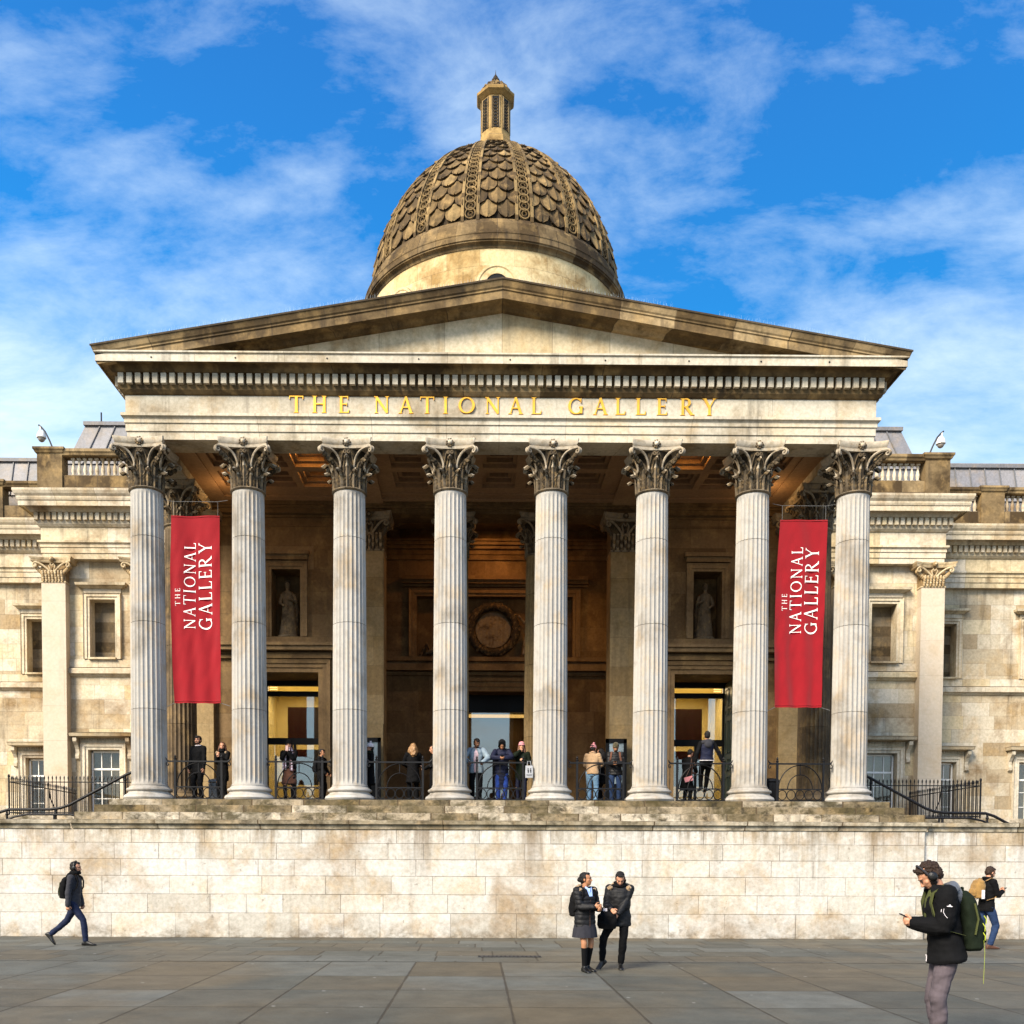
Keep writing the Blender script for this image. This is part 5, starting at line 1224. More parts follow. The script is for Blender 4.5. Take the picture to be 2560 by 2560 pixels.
def hand(mb,w,d,n,tv,curl=.5,k=1):
    w=V(w);d=V(d).normalized();n=V(n);n=(n-d*n.dot(d)).normalized();tv=V(tv);tv=(tv-d*tv.dot(d)-n*tv.dot(n)).normalized()
    loft(mb,[(w-d*.03*k,tv*.026*k,n*.022*k),(w,tv*.027*k,n*.020*k),(w+d*.035*k,tv*.036*k,n*.017*k),(w+d*.075*k,tv*.041*k,n*.015*k),(w+d*.095*k,tv*.036*k,n*.010*k)],14)
    for i,L in enumerate((.072,.080,.075,.058)):
        b=w+d*(.082*k)+tv*((.031-.0205*i)*k); c1=curl*.9; v1=d*cos(c1)+n*sin(c1); c2=curl*2.0; v2=d*cos(c2)+n*sin(c2); p1=b+v1*L*.5*k; p2=p1+v2*L*.33*k; c3=curl*2.7; v3=d*cos(c3)+n*sin(c3)
        limb(mb,[b-d*.015*k,p1,p2,p2+v3*L*.2*k],[.0092*k,.0088*k,.0080*k,.0070*k],8)
    b=w+d*.022*k+tv*.024*k; v1=(d*.55+tv*.75+n*.35).normalized(); p1=b+v1*.045*k; v2=(d*.9+tv*.15+n*.5*(curl+.3)).normalized(); limb(mb,[b,p1,p1+v2*.035*k],[.013*k,.011*k,.009*k],8)
class Fig:
    def __init__(s,label,loc,rz,H=1.75,lean=0,slean=0,pz=.952,py=0,head=(0,0),hands=None,feet=None,skin='skin_light',vox=.011,elb=None,kn=None,curl=.6,palm=None,cat='person',seed=0):
        s.k=k=H/1.75; s.vox=vox; s.skin=skin; s.seed=seed
        s.o=empty('person',loc,R(rz)); tag(s.o,label,cat)
        S=Matrix.Scale(k,4)
        sp=Matrix.Rotation(R(-lean),3,'X')@Matrix.Rotation(R(slean),3,'Y'); s.sp=sp
        s.P=V((0,py,pz)); T=lambda x,y,z: s.P+sp@V((x,y,z)); s.T=T
        s.N=T(0,-.01,.53); s.Mh=Matrix.Rotation(R(head[0]),3,'Z')@Matrix.Rotation(R(-head[1]),3,'X')@(Matrix.Rotation(R(-lean*.35),3,'X'))
        s.Hc=s.N+(sp@V((0,.0,.055)))+s.Mh@V((0,.022,.105))
        s.sh={e:T(e*.180,-.005,.485) for e in(1,-1)}; hd=hands or {1:(.24,.02,.80),-1:(-.24,.02,.80)}; s.el={};s.wr={};s.hd={}
        for e in(1,-1):
            h=V(hd[e]); s.hd[e]=h; pole=(elb or {}).get(e,(e*.45,-.6,-.6)); dirh=(h-s.sh[e]); s.el[e],s.wr[e]=ik(s.sh[e],h,.295,.255,pole)
        s.hip={e:T(e*.090,0,-.02) for e in(1,-1)}; ft=feet or {1:(.10,0,0,8,0),-1:(-.10,0,0,-8,0)}; s.ft=ft; s.kn={};s.an={}
        for e in(1,-1):
            x,y,z,yaw,pit=ft[e]; f=Matrix.Rotation(R(-yaw),3,'Z'); fd=f@V((0,1,0))
            an=V((x,y,z+.085)); pole=(kn or {}).get(e,fd+V((e*.05,0,0))); s.kn[e],s.an[e]=ik(s.hip[e],an,.43,.43,pole)
        s.palm=palm or {}; s.curl=curl
        # ---- body
        b=MB()
        loft(b,[(T(0,0,-.10),sp@V((.135,0,0)),sp@V((0,.095,0))),(T(0,0,.02),sp@V((.155,0,0)),sp@V((0,.105,0))),(T(0,0,.14),sp@V((.125,0,0)),sp@V((0,.09,0))),(T(0,.005,.32),sp@V((.150,0,0)),sp@V((0,.105,0))),(T(0,0,.45),sp@V((.165,0,0)),sp@V((0,.085,0))),(T(0,-.005,.52),sp@V((.09,0,0)),sp@V((0,.06,0)))])
        limb(b,[T(0,-.01,.47),s.N+(s.Hc-s.N)*.35,s.Hc+s.Mh@V((0,-.02,-.03))],[.060,.054,.055])
        s.headshape(b)
        for e in(1,-1):
            limb(b,[s.sh[e],s.el[e],s.wr[e]],[.050,.038,.027]); limb(b,[s.hip[e],s.kn[e],s.an[e]],[.080,.054,.036])
            d=(s.wr[e]-s.el[e]).normalized(); pn,tv=s.palm.get(e,(V((-e,0,0)),V((0,1,.2)))); hd_=s.palm.get(('d',e)); hand(b,s.wr[e],hd_ or d,pn,tv,s.curl)
            x,y,z,yaw,pit=ft[e]; s.foot(b,e,.8)
        s.body=solid(b,'body',skin,s.o,vox if vox<.009 else .009,sm=1)
        # face details
        m=MB()
        for e in(1,-1):
            m.ell(s.h(e*.031,.0835,.012),(.0125,.008,.0065),s.Mh,8,6); m.tube([s.h(e*.016,.090,.030),s.h(e*.034,.088,.034),s.h(e*.050,.078,.027)],.0042,5)
        s.add(m,'eyes','eye_dark')
        m=MB(); m.ell(s.h(0,.0865,-.058),(.021,.009,.007),s.Mh,10,6); s.add(m,'mouth','lip')
        s.o.scale=(k,k,k)
    def add(s,m,name,mat,sm=50): 
        o=m.build(name,mat,s.o,smooth=sm); return o
    def h(s,x,y,z): return s.Hc+s.Mh@V((x,y,z))
    def headshape(s,b):
        M_=s.Mh; b.ell(s.h(0,-.012,.035),(.076,.096,.088),M_,18,14); b.ell(s.h(0,.030,-.028),(.060,.064,.080),M_,16,12); b.ell(s.h(0,.052,-.090),(.030,.030,.022),M_,10,8)
        b.ell(s.h(0,.045,-.060),(.045,.046,.045),M_,12,8); b.ell(s.h(0,.072,.034),(.046,.022,.014),M_,12,8)
        for e in(1,-1): b.ell(s.h(e*.038,.052,-.016),(.026,.026,.024),M_,10,8); b.ell(s.h(e*.078,-.008,-.004),(.010,.020,.032),M_,8,8)
        limb(b,[s.h(0,.086,.020),s.h(0,.106,-.024)],[.0085,.0135],8); b.ell(s.h(0,.098,-.028),(.017,.012,.010),M_,8,6); b.ell(s.h(0,.078,-.058),(.026,.016,.015),M_,10,6)
    def foot(s,b,e,k=1.,h=1.,L=1.0):
        x,y,z,yaw,pit=s.ft[e]; an=s.an[e]; Mf=Matrix.Rotation(R(-yaw),3,'Z')@Matrix.Rotation(R(-pit),3,'X'); q=lambda a,b_,c: an+Mf@V((a,b_,c))
        X=Mf@V((1,0,0));Z=Mf@V((0,0,1)); rs=[]
        for yy,wd,ht in((-.075,.022,.05),(-.068,.034,.075),(-.03,.038,.105),(.02,.038,.105),(.07,.042,.078),(.12,.048,.058),(.165,.046,.045),(.195,.034,.034),(.208,.018,.022)):
            ht*=h; rs.append((q(0,yy*L,-.085+ht*.5),X*wd*k,Z*ht*.5))
        loft(b,rs,16,e=2.6)
    # ---- garments
    def shoes(s,mat='leather_black'):
        for e in(1,-1):
            m=MB(); s.foot(m,e,1.08,1.05,1.07); limb(m,[s.an[e]+V((0,0,-.02)),s.an[e]+(s.kn[e]-s.an[e]).normalized()*.03],[.046,.045]); solid(m,'shoe',mat,s.o,.008 if s.vox>.008 else s.vox,sm=1)
    def trousers(s,mat,r=(.100,.072,.060),top=.10,hem=.03,name='trousers',wr=.008):
        m=MB(); T=s.T;sp=s.sp
        loft(m,[(T(0,0,-.13),sp@V((.12,0,0)),sp@V((0,.10,0))),(T(0,0,-.03),sp@V((.172,0,0)),sp@V((0,.125,0))),(T(0,0,top),sp@V((.150,0,0)),sp@V((0,.112,0)))])
        for e in(1,-1):
            a=s.an[e]+(s.kn[e]-s.an[e]).normalized()*hem; limb(m,[s.hip[e]+V((0,0,-.02)),s.kn[e],a],[r[0],r[1],r[2]],14)
        ss=s.seed
        def f(p,n):
            u=noise.noise(V((p.x*9,p.y*9+p.z*5,p.z*9+ss)))*wr*1.1+noise.noise(V((p.x*14+p.z*9,p.y*14,p.z*22+ss)))*wr*.6; return u
        return solid(m,name,mat,s.o,s.vox,f)
    def jacket(s,mat,hem=-.12,puff=0,arm=(.068,.058,.046),w=1.,name='jacket',flare=1.,quilt=0,cuff=.0,open_=0,arms=True,collar=.0,top=.505):
        m=MB(); T=s.T;sp=s.sp; X=lambda r:sp@V((r*w+puff,0,0)); Y=lambda r:sp@V((0,r*w+puff,0))
        down=lambda z:(s.P+sp@V((0,0,-.05))+V((0,0,z+.05))) if z<-.05 else T(0,0,z)
        rs=[(down(hem),X(.180*flare),Y(.128*flare)),(down(hem+.03),X(.184*flare),Y(.132*flare)),(down((hem+.05)*.4),X(.180),Y(.130)),(T(0,.0,.12),X(.160),Y(.118)),(T(0,.005,.25),X(.170),Y(.126)),(T(0,.005,.36),X(.186),Y(.128)),(T(0,0,.45),X(.182),Y(.108)),(T(0,-.008,top),X(.125),Y(.082)),(T(0,-.01,top+.045+collar),X(.066),Y(.066))]
        loft(m,rs,28)
        if arms:
            for e in(1,-1):
                wr=s.wr[e]+(s.el[e]-s.wr[e]).normalized()*cuff; m.ell(s.sh[e]+sp@V((-e*.012,0,-.012)),(.075+puff*.7,.072+puff*.7,.070+puff*.7),None,14,10); limb(m,[s.sh[e],s.el[e],wr],[arm[0]+puff*.6,arm[1]+puff*.6,arm[2]+puff*.3],14)
        ss=s.seed
        def f(p,n):
            u=noise.noise(V((p.x*7,p.y*7,p.z*10+ss)))*.010+noise.noise(V((p.x*16,p.y*16+ss,p.z*24)))*.005
            if quilt: u+=.011*(abs(sin(p.z*PI/quilt+.6*noise.noise(p*3)))**.6-.6)
            return u
        return solid(m,name,mat,s.o,s.vox,f)
    def collar(s,mat,r=.028,z=.555,rad=.078,name='collar',front=1):
        m=MB(); pts=[]
        for k in range(19):
            a=-PI/2+2*PI*k/18; pts.append(s.T(rad*cos(a)*1.05,rad*sin(a)-.005,z+.012*sin(a)*-1))
        m.tube(pts,r,8,cap=(0,0)); return solid(m,name,mat,s.o,s.vox)
    def hood(s,mat,fur=None,big=1.):
        m=MB()
        for a in range(-70,71,14):
            t_=R(a); m.ell(s.T(.115*sin(t_)*big,-.085*cos(t_)*big-.02,.515-.02*abs(sin(t_))+.02*cos(t_)),(.055*big,.05*big,.055*big),None,10,8)
        m.ell(s.T(0,-.12*big,.45),(.10*big,.05*big,.09*big),None,12,8)
        solid(m,'hood',mat,s.o,s.vox)
        if fur:
            m=MB()
            for k in range(15):
                a=R(-115+230*k/14); x=.165*sin(a)*big; y=-.125*cos(a)*big; z=.565-.075*abs(sin(a))**2; m.ell(s.T(x,y,z),(.045*big,.042*big,.042*big),None,10,8)
            solid(m,'fur_trim',fur,s.o,s.vox,lambda p,n: noise.noise(p*34)*.016+noise.noise(p*70)*.008,sm=1)
    def scarf(s,mat,r=.045,tails=None):
        m=MB()
        for lv,zz in((0,.545),(1,.595)):
            pts=[s.T((.085-.01*lv)*cos(a),(.085-.01*lv)*sin(a)+.005,zz) for a in [2*PI*k/16 for k in range(17)]]; m.tube(pts,r,8,cap=(0,0))
        for (x,z0,z1) in tails or ():
            loft(m,[(s.T(x,.13,z0),V((.05,0,0)),V((0,.02,0))),(s.T(x,.155,(z0+z1)/2),V((.055,0,0)),V((0,.018,0))),(s.T(x*1.1,.15,z1),V((.06,0,0)),V((0,.014,0)))])
        return solid(m,'scarf',mat,s.o,s.vox,lambda p,n:noise.noise(p*18)*.008)
    def hair(s,mat,style='short',seed=1):
        m=MB(); M_=s.Mh; c=lambda x,y,z,r:m.ell(s.h(x,y,z),r,M_,14,10)
        c(0,-.030,.044,(.083,.097,.090)); c(0,-.048,.0,(.079,.072,.085))
        for e in(1,-1): c(e*.070,-.012,.030,(.014,.040,.045))
        (c(0,.034,.100,(.054,.042,.024)) if style!='curly' else c(0,.020,.094,(.050,.040,.024)))
        dsp=lambda p,n: noise.noise(V((p.x*60,p.y*60,p.z*22+seed)))*.008
        if style=='fringe': c(0,.070,.068,(.060,.026,.024))
        if style=='curly':
            rg=random.Random(seed)
            for k in range(34):
                a=rg.uniform(0,2*PI); b_=rg.uniform(.15,1.25); v=V((sin(b_)*cos(a)*.074,sin(b_)*sin(a)*.088-.016,cos(b_)*.074+.050))
                if v.y>.035 and v.z<.088: continue
                m.ell(s.h(*v),(.020,.020,.018),M_,8,6)
            for x in(-.04,-.015,.012,.04): m.ell(s.h(x,.054,.104+x*.2),(.018,.017,.019),M_,8,6)
            dsp=lambda p,n: noise.noise(p*55)*.016
        if style=='bun': c(0,-.125,.0,(.042,.040,.045)); c(0,-.10,.01,(.04,.03,.04))
        if style=='pony': c(0,-.115,.045,(.030,.030,.030)); limb(m,[s.h(0,-.12,.04),s.h(-.03,-.155,-.03),s.h(-.09,-.13,-.10),s.h(-.10,-.10,-.20)],[.026,.032,.028,.015])
        if style in('long','wavy'):
            wv=1.25 if style=='wavy' else 1
            for e in(1,-1): limb(m,[s.h(e*.070,-.02,.02),s.h(e*.088*wv,-.01,-.07),s.h(e*.09*wv,.0,-.17),s.h(e*.085,.02,-.27)],[.034*wv,.038*wv,.036*wv,.02])
            limb(m,[s.h(0,-.07,.02),s.h(0,-.10,-.08),s.h(0,-.105,-.18),s.h(0,-.09,-.27)],[.07,.075*wv,.072*wv,.045])
            limb(m,[s.h(.05,-.07,.0),s.h(.06,-.09,-.12),s.h(.06,-.085,-.24)],[.05,.05*wv,.035]); limb(m,[s.h(-.05,-.07,.0),s.h(-.06,-.09,-.12),s.h(-.06,-.085,-.24)],[.05,.05*wv,.035])
            if style=='wavy': dsp=lambda p,n: noise.noise(V((p.x*30,p.y*30,p.z*14)))*.020
        return solid(m,'hair',mat,s.o,.008 if s.vox>.008 else s.vox,dsp,sm=1)
    def beard(s,mat):
        m=MB(); m.ell(s.h(0,.046,-.080),(.046,.044,.036),s.Mh,12,8)
        for e in(1,-1): m.ell(s.h(e*.050,.020,-.052),(.016,.034,.040),s.Mh,8,6)
        m.tube([s.h(-.03,.086,-.052),s.h(0,.098,-.042),s.h(.03,.086,-.052)],.008,6); o=solid(m,'beard',mat,s.o,.007,lambda p,n:noise.noise(p*60)*.004,sm=1)
    def beanie(s,mat,pom=None,z=.03,name='beanie'):
        m=MB(); M_=s.Mh; rs=[]
        for zz,r_ in((z,.90),(z+.012,.95),(z+.035,.95),(z+.06,.93),(z+.09,.80),(z+.115,.56),(z+.128,.22)):
            rs.append((s.h(0,-.010,zz),M_@V((.092*r_,0,0)),M_@V((0,.112*r_,0))))
        loft(m,rs,22); m.tube([s.h(.089*cos(a),.108*sin(a)-.01,z+.018) for a in [2*PI*k/20 for k in range(21)]],.013,7,cap=(0,0))
        solid(m,name,mat,s.o,.008,lambda p,n:noise.noise(p*50)*.003,sm=1)
        if pom: m=MB(); m.ell(s.h(0,-.015,z+.155),(.036,.036,.034),None,12,10); solid(m,'bobble',pom,s.o,.007,lambda p,n:noise.noise(p*60)*.012,sm=0)
    def hoodup(s,mat):
        m=MB(); M_=s.Mh
        rs=[]
        m.ell(s.h(0,-.03,.045),(.105,.110,.108),M_,18,12); m.ell(s.h(0,-.06,-.06),(.105,.085,.10),M_,16,10)
        m.tube([s.h(.085*cos(a),.045+.012*cos(a*2),.02+.115*sin(a)) for a in [2*PI*k/22 for k in range(23)]],.022,7,cap=(0,0))
        solid(m,'raised_hood',mat,s.o,.009,lambda p,n:noise.noise(p*25)*.006,sm=1)
    def world(s,p): return s.o.matrix_basis@V(p)
    def thing(s,name,label,cat,loc,rz=None):
        o=empty(name,(0,0,0)); o.matrix_basis=s.o.matrix_basis.copy(); o.location=s.o.matrix_basis@V(loc); return tag(o,label,cat)
    def mk(s):
        bpy.context.view_layer.update()
        s.o.matrix_basis=Matrix.LocRotScale(s.o.location,s.o.rotation_euler,s.o.scale)
def phone(f,p,label,tilt=40,yaw=0,mat='phone_black',up=False):
    o=f.thing('phone',label,'phone',p); m=MB(); m.box(-.036,.036,-.0045,.0045,-.074,.074)
    me=m.mesh('phone_body'); me.transform(Matrix.Rotation(R(yaw),4,'Z')@Matrix.Rotation(R(-tilt),4,'X')); me.materials.append(M[mat]); b=bpy.data.objects.new('phone_body',me); COL.objects.link(b); b.parent=o
    return o
def backpack(f,label,mat,size=(.15,.10,.24),off=(0,-.20,.27),trim=None,strap=None,pd_=.012):
    T=f.T(*off); o=f.thing('backpack',label,'backpack',T); sx,sy,sz=size; m=MB(); sp=f.sp; q=lambda x,y,z: sp@V((x,y,z))
    loft(m,[(q(0,0,-sz),q(sx*.80,0,0),q(0,sy*.7,0)),(q(0,0,-sz*.9),q(sx*.95,0,0),q(0,sy*.95,0)),(q(0,-.01,-sz*.3),q(sx,0,0),q(0,sy,0)),(q(0,0,sz*.4),q(sx*.95,0,0),q(0,sy*.9,0)),(q(0,.01,sz*.8),q(sx*.78,0,0),q(0,sy*.7,0)),(q(0,.02,sz),q(sx*.4,0,0),q(0,sy*.35,0))],26,e=3)
    loft(m,[(q(0,-sy*.95,-sz*.75),q(sx*.7,0,0),q(0,sy*.3,0)),(q(0,-sy*1.0,-sz*.4),q(sx*.75,0,0),q(0,sy*.42,0)),(q(0,-sy*.95,-.0),q(sx*.65,0,0),q(0,sy*.25,0))],18,e=3)
    m.tube([q(-.03,.03,sz*.95),q(-.02,.02,sz*1.12),q(.02,.02,sz*1.12),q(.03,.03,sz*.95)],.010,6)
    solid(m,'bag_body',mat,o,f.vox if f.vox<.01 else .01,lambda p,n:noise.noise(p*14)*.008)
    rel=lambda p: V(p)-T
    for e in(1,-1):
        m=MB(); pts=[rel(f.T(e*.085,-.12,.50)),rel(f.T(e*.100,-.02,.565)),rel(f.T(e*.108,.075+pd_,.51)),rel(f.T(e*.118,.108+pd_,.42)),rel(f.T(e*.145,.098+pd_,.29)),rel(f.T(e*(.190+pd_),.02,.16)),rel(f.T(e*.15,-.13,.10))]
        fine=[]
        for a,b in zip(pts,pts[1:]):
            for k in range(4): fine.append(a.lerp(b,k/4))
        fine.append(pts[-1]); rs=[]
        for i,p in enumerate(fine):
            w_=.026 if i<18 else .014; rs.append([p+V((e*.012,0,0))+V((w_,0,0)),p+V((e*.012,.012,.006))+V((w_,0,0)),p+V((e*.012,.012,.006))-V((w_,0,0)),p+V((e*.012,0,0))-V((w_,0,0))])
        m.rings(rs); m.build('strap',strap or mat,o,smooth=60)
    if trim:
        m=MB(); 
        for e in(1,-1): m.tube([q(e*sx*.86,-sy*.55,-sz*.8),q(e*sx*.92,-sy*.8,-sz*.2),q(e*sx*.7,-sy*.8,sz*.5)],.007,5)
        m.build('piping',trim,o,smooth=60)
    return o
# ---- 1 walking man, left
f=Fig('bearded man in dark grey jacket and navy jeans striding right at the far left',(-8.92,-6.75,0),-90,1.76,lean=3,pz=.895,py=0,head=(0,4),hands={1:(.25,-.02,.80),-1:(-.25,.06,.82)},feet={1:(.08,.27,0,2,0),-1:(-.08,-.52,.13,0,48)},skin='skin_light',vox=.008,seed=1,curl=1.0)
f.shoes('leather_black'); f.trousers('denim_dark',r=(.098,.066,.056)); f.jacket('cloth_charcoal',hem=-.10,cuff=.0,arm=(.070,.060,.052)); f.hood('cloth_black'); f.scarf('cloth_black',.04); f.hair('hair_dark','short'); f.beard('hair_dark')
m=MB(); m.tube([f.h(.098*cos(a),-.012,.02+.125*sin(a)) for a in [PI*k/16 for k in range(17)]],.010,6)
for e in(1,-1): m.ell(f.h(e*.094,-.005,.0),(.022,.040,.048),f.Mh,12,8)
f.add(m,'headphones','leather_black')
m=MB(); m.tube([f.h(-.062,.078,.010),f.h(0,.104,.016),f.h(.062,.078,.010),f.h(.078,.0,.014)],.003,5); f.add(m,'glasses','leather_black')
f.mk(); backpack(f,'slim black backpack with green piping on the striding man','cloth_black',(.14,.085,.22),(0,-.19,.27),'cloth_olive')
# ---- 2 girl with backpack, skirt
f=Fig('girl in black padded coat, short skirt and knee socks talking, hands raised before her',(1.09,-11.25,0),-148,1.56,lean=1,pz=.95,head=(34,-3),hands={1:(.03,.30,1.17),-1:(-.08,.31,1.12)},feet={1:(.05,.06,0,14,0),-1:(-.09,-.04,0,-4,0)},skin='skin_tan',vox=.008,seed=2,curl=.75,palm={1:(V((-1,0,.2)),V((0,.4,1))),-1:(V((1,0,.6)),V((0,.3,1)))})
f.shoes('leather_black')
m=MB()
for e in(1,-1): limb(m,[f.an[e],f.kn[e]+(f.an[e]-f.kn[e])*.20],[.043,.055])
solid(m,'knee_socks','cloth_black',f.o,f.vox)
m=MB(); cloth('cloth_skirt',(.018,.018,.024),sheen=0)
R_=[]
for z,rx,ry in((.04,.160,.120),(-.08,.195,.150),(-.20,.222,.188),(-.335,.235,.205)):
    R_.append([f.P+V((rx*cos(2*PI*k/72)*(1+.035*(-z*3)*((k%6)/6-.5)),ry*sin(2*PI*k/72)*(1+.05*(-z*3)*((k%6)/6-.5)),z)) for k in range(72)])
m.rings(R_); m.build('skirt','cloth_skirt',f.o,smooth=30)
f.jacket('cloth_puffer_black',hem=-.17,puff=.026,quilt=.085,cuff=.02); f.hood('cloth_puffer_black','fur'); f.hair('hair_dark','bun')
m=MB()
for e in(1,-1): m.q([f.T(e*.008,.14,.47),f.T(e*.080,.08,.55),f.T(e*.065,.085,.575),f.T(e*.0,.125,.52)]); 
m.q([f.T(-.035,.158,.40),f.T(.035,.158,.40),f.T(.06,.105,.54),f.T(-.06,.105,.54)]); f.add(m,'shirt_collar','shirt_blue')
m=MB(); m.tube([f.T(.02,.168,.02),f.T(.02,.163,.16),f.T(.01,.162,.30),f.T(0,.150,.42)],.003,5); m.tube([f.P+V((.02,.172,-.14)),f.T(.02,.168,.02)],.004,5); f.add(m,'zip','leather_brown')
f.mk(); backpack(f,'large black school backpack worn by the girl in the skirt','cloth_black',(.15,.11,.24),(0,-.22,.26))
# ---- 3 girl with bag
f=Fig('girl in black parka and black trousers looking down into a bag she holds',(1.70,-10.85,0),168,1.60,lean=4,pz=.945,head=(8,34),hands={1:(.12,.27,1.07),-1:(.02,.25,.98)},feet={1:(.30,.03,.05,38,30),-1:(-.03,.03,0,-6,0)},skin='skin_light',vox=.008,seed=3,curl=.9,palm={1:(V((-.6,.4,-.6)),V((-.3,.5,.8))),-1:(V((.5,.4,-.6)),V((.5,.4,.8)))})
f.shoes('leather_black'); f.trousers('cloth_black',r=(.100,.072,.058),hem=.05); f.jacket('cloth_puffer_black',hem=-.17,puff=.026,cuff=.03); f.hood('cloth_black','fur',1.1); f.hair('hair_dark','pony'); f.scarf('cloth_black',.035)
f.mk()
o=f.thing('handbag','black tote bag held open in front of the girl in the parka','bag',(.20,.26,.92)); m=MB(); loft(m,[(V((0,0,-.19)),V((.15,0,0)),V((0,.07,0))),(V((0,0,-.12)),V((.175,0,0)),V((0,.10,0))),(V((0,0,.04)),V((.165,0,0)),V((0,.09,0))),(V((-.02,0,.12)),V((.12,0,0)),V((0,.06,0)))],26,e=2.8); solid(m,'bag_body','cloth_black',o,.008,lambda p,n:noise.noise(p*12)*.014)
m=MB(); m.tube([(.10,0,.10),(.05,.0,.24),(-.05,0,.22),(-.10,0,.10)],.012,6); m.build('bag_handle','leather_black',o,smooth=60)
m=MB(); m.box(.0,.10,-.02,.0,.10,.17); m.build('paper','cloth_white',o)
# ---- 4 near man
VX=.0065
cloth('cloth_hood',(.06,.068,.085),.6)
f=Fig('nearest man, black jacket and grey trousers, headphones, looking down at his phone',(3.68,-17.50,0),80,1.76,lean=7,pz=.952,head=(-4,42),hands={1:(.055,.285,1.165),-1:(-.055,.285,1.165)},feet={1:(.10,.0,0,8,0),-1:(-.09,.05,0,-10,0)},skin='skin_light',vox=VX,seed=4,curl=.95,palm={1:(V((-.8,-.2,.5)),V((.2,.5,.8))),-1:(V((.8,-.2,.5)),V((-.2,.5,.8)))},elb={1:(.5,-.7,-.6),-1:(-.5,-.7,-.6)})
f.shoes('leather_brown'); f.trousers('cloth_mauve',r=(.098,.074,.062),wr=.012,top=.02); 
m=MB(); T=f.T; loft(m,[(T(0,.0,.1),V((.145,0,0)),V((0,.118,0))),(T(0,.02,.30),V((.150,0,0)),V((0,.125,0))),(T(0,.012,.45),V((.15,0,0)),V((0,.11,0))),(T(0,0,.555),V((.07,0,0)),V((0,.07,0)))],24); solid(m,'jumper','cloth_olive',f.o,.008)
f.jacket('cloth_black',hem=-.135,puff=.022,flare=1.14,arm=(.080,.072,.055),cuff=.01,top=.49)
m=MB()   # olive jumper in the opening
loft(m,[(T(0,.118,.12),V((.030,0,0)),V((0,.03,0))),(T(0,.128,.30),V((.045,0,0)),V((0,.028,0))),(T(0,.105,.44),V((.055,0,0)),V((0,.03,0))),(T(0,.055,.535),V((.055,0,0)),V((0,.03,0)))],18); solid(m,'jumper_front','cloth_olive',f.o,.007)
f.hood('cloth_hood',None,1.08)
for e in(1,-1):
    m=MB(); loft(m,[(T(e*.125,.03,.47),V((.045,0,0)),V((0,.06,0))),(T(e*.105,.05,.52),V((.04,0,0)),V((0,.06,0))),(T(e*.085,.03,.575),V((.018,0,0)),V((0,.06,0)))],14)
    solid(m,'jacket_collar','cloth_black',f.o,VX)
f.hair('hair_brown','curly',3); f.beard('hair_brown')
m=MB(); m.tube([f.h(.100*cos(a),.012+.0*sin(a),.015+.130*sin(a)) for a in [PI*k/18 for k in range(19)]],[.009]*19,7); f.add(m,'headphone_band','cloth_charcoal')
m=MB()
for e in(1,-1): m.ell(f.h(e*.096,-.004,-.004),(.026,.042,.048),f.Mh,16,10); m.ell(f.h(e*.118,-.004,-.004),(.008,.030,.034),f.Mh,14,8)
f.add(m,'headphone_cups','leather_black')
m=MB(); m.tube([f.P+V((-.0,.166,-.135)),f.P+V((-.0,.164,-.08))],.004,5); m.ell(f.P+V((0,.168,-.08)),(.008,.005,.008)); f.add(m,'zip','cloth_white')
m=MB()   # small white mountain mark and reflective flashes on the near sleeve
a=f.sh[-1]; b=f.el[-1]; dr_=(b-a).normalized()
def onarm(u,v): 
    p=a+dr_*(.10+v); side=V((-1,0,0)); side=(side-dr_*side.dot(dr_)).normalized(); fw=dr_.cross(side).normalized(); th=u/.088; return p+side*(.098*cos(th))+fw*(.098*sin(th))
for u0,u1,v0,v1 in((-.035,.035,.004,.012),): m.q([onarm(u0*.6,v0*.8),onarm(u1*.6,v0*.8),onarm(u1*.6,v1*.8),onarm(u0*.6,v1*.8)])
m.q([onarm(-.011,0),onarm(.011,0),onarm(.003,-.010),onarm(-.003,-.011)])
m.tube([onarm(.04,.03),onarm(.043,.06),onarm(.028,.09),onarm(.01,.11)],.0025,5); m.tube([onarm(.058,.035),onarm(.06,.06)],.003,5)
f.add(m,'sleeve_marks','cloth_white')
f.mk(); phone(f,V((0,.335,1.215)),'black phone held by the nearest man in both hands',62)
bp=backpack(f,'dark green hiking backpack with bright yellow zip cords on the nearest man','cloth_green_dark',(.155,.085,.27),(0,-.215,.22),None,'cloth_olive')
m=MB()
for x,z0 in((-.11,-.02),(-.135,.05),(-.12,-.10)): m.tube([(x,-.085,z0),(x-.015,-.10,z0-.03),(x-.012,-.10,z0-.07)],.0045,5)
m.tube([(-.13,-.09,-.17),(-.132,-.10,-.28),(-.128,-.095,-.56)],.0016,5)
m.build('zip_cords','hi_vis',bp,smooth=60)
m=MB(); m.tube([(-.158,.0,.16),(-.165,-.03,.02),(-.16,-.01,-.12)],.010,6); m.build('compression_strap','cloth_olive',bp,smooth=60)
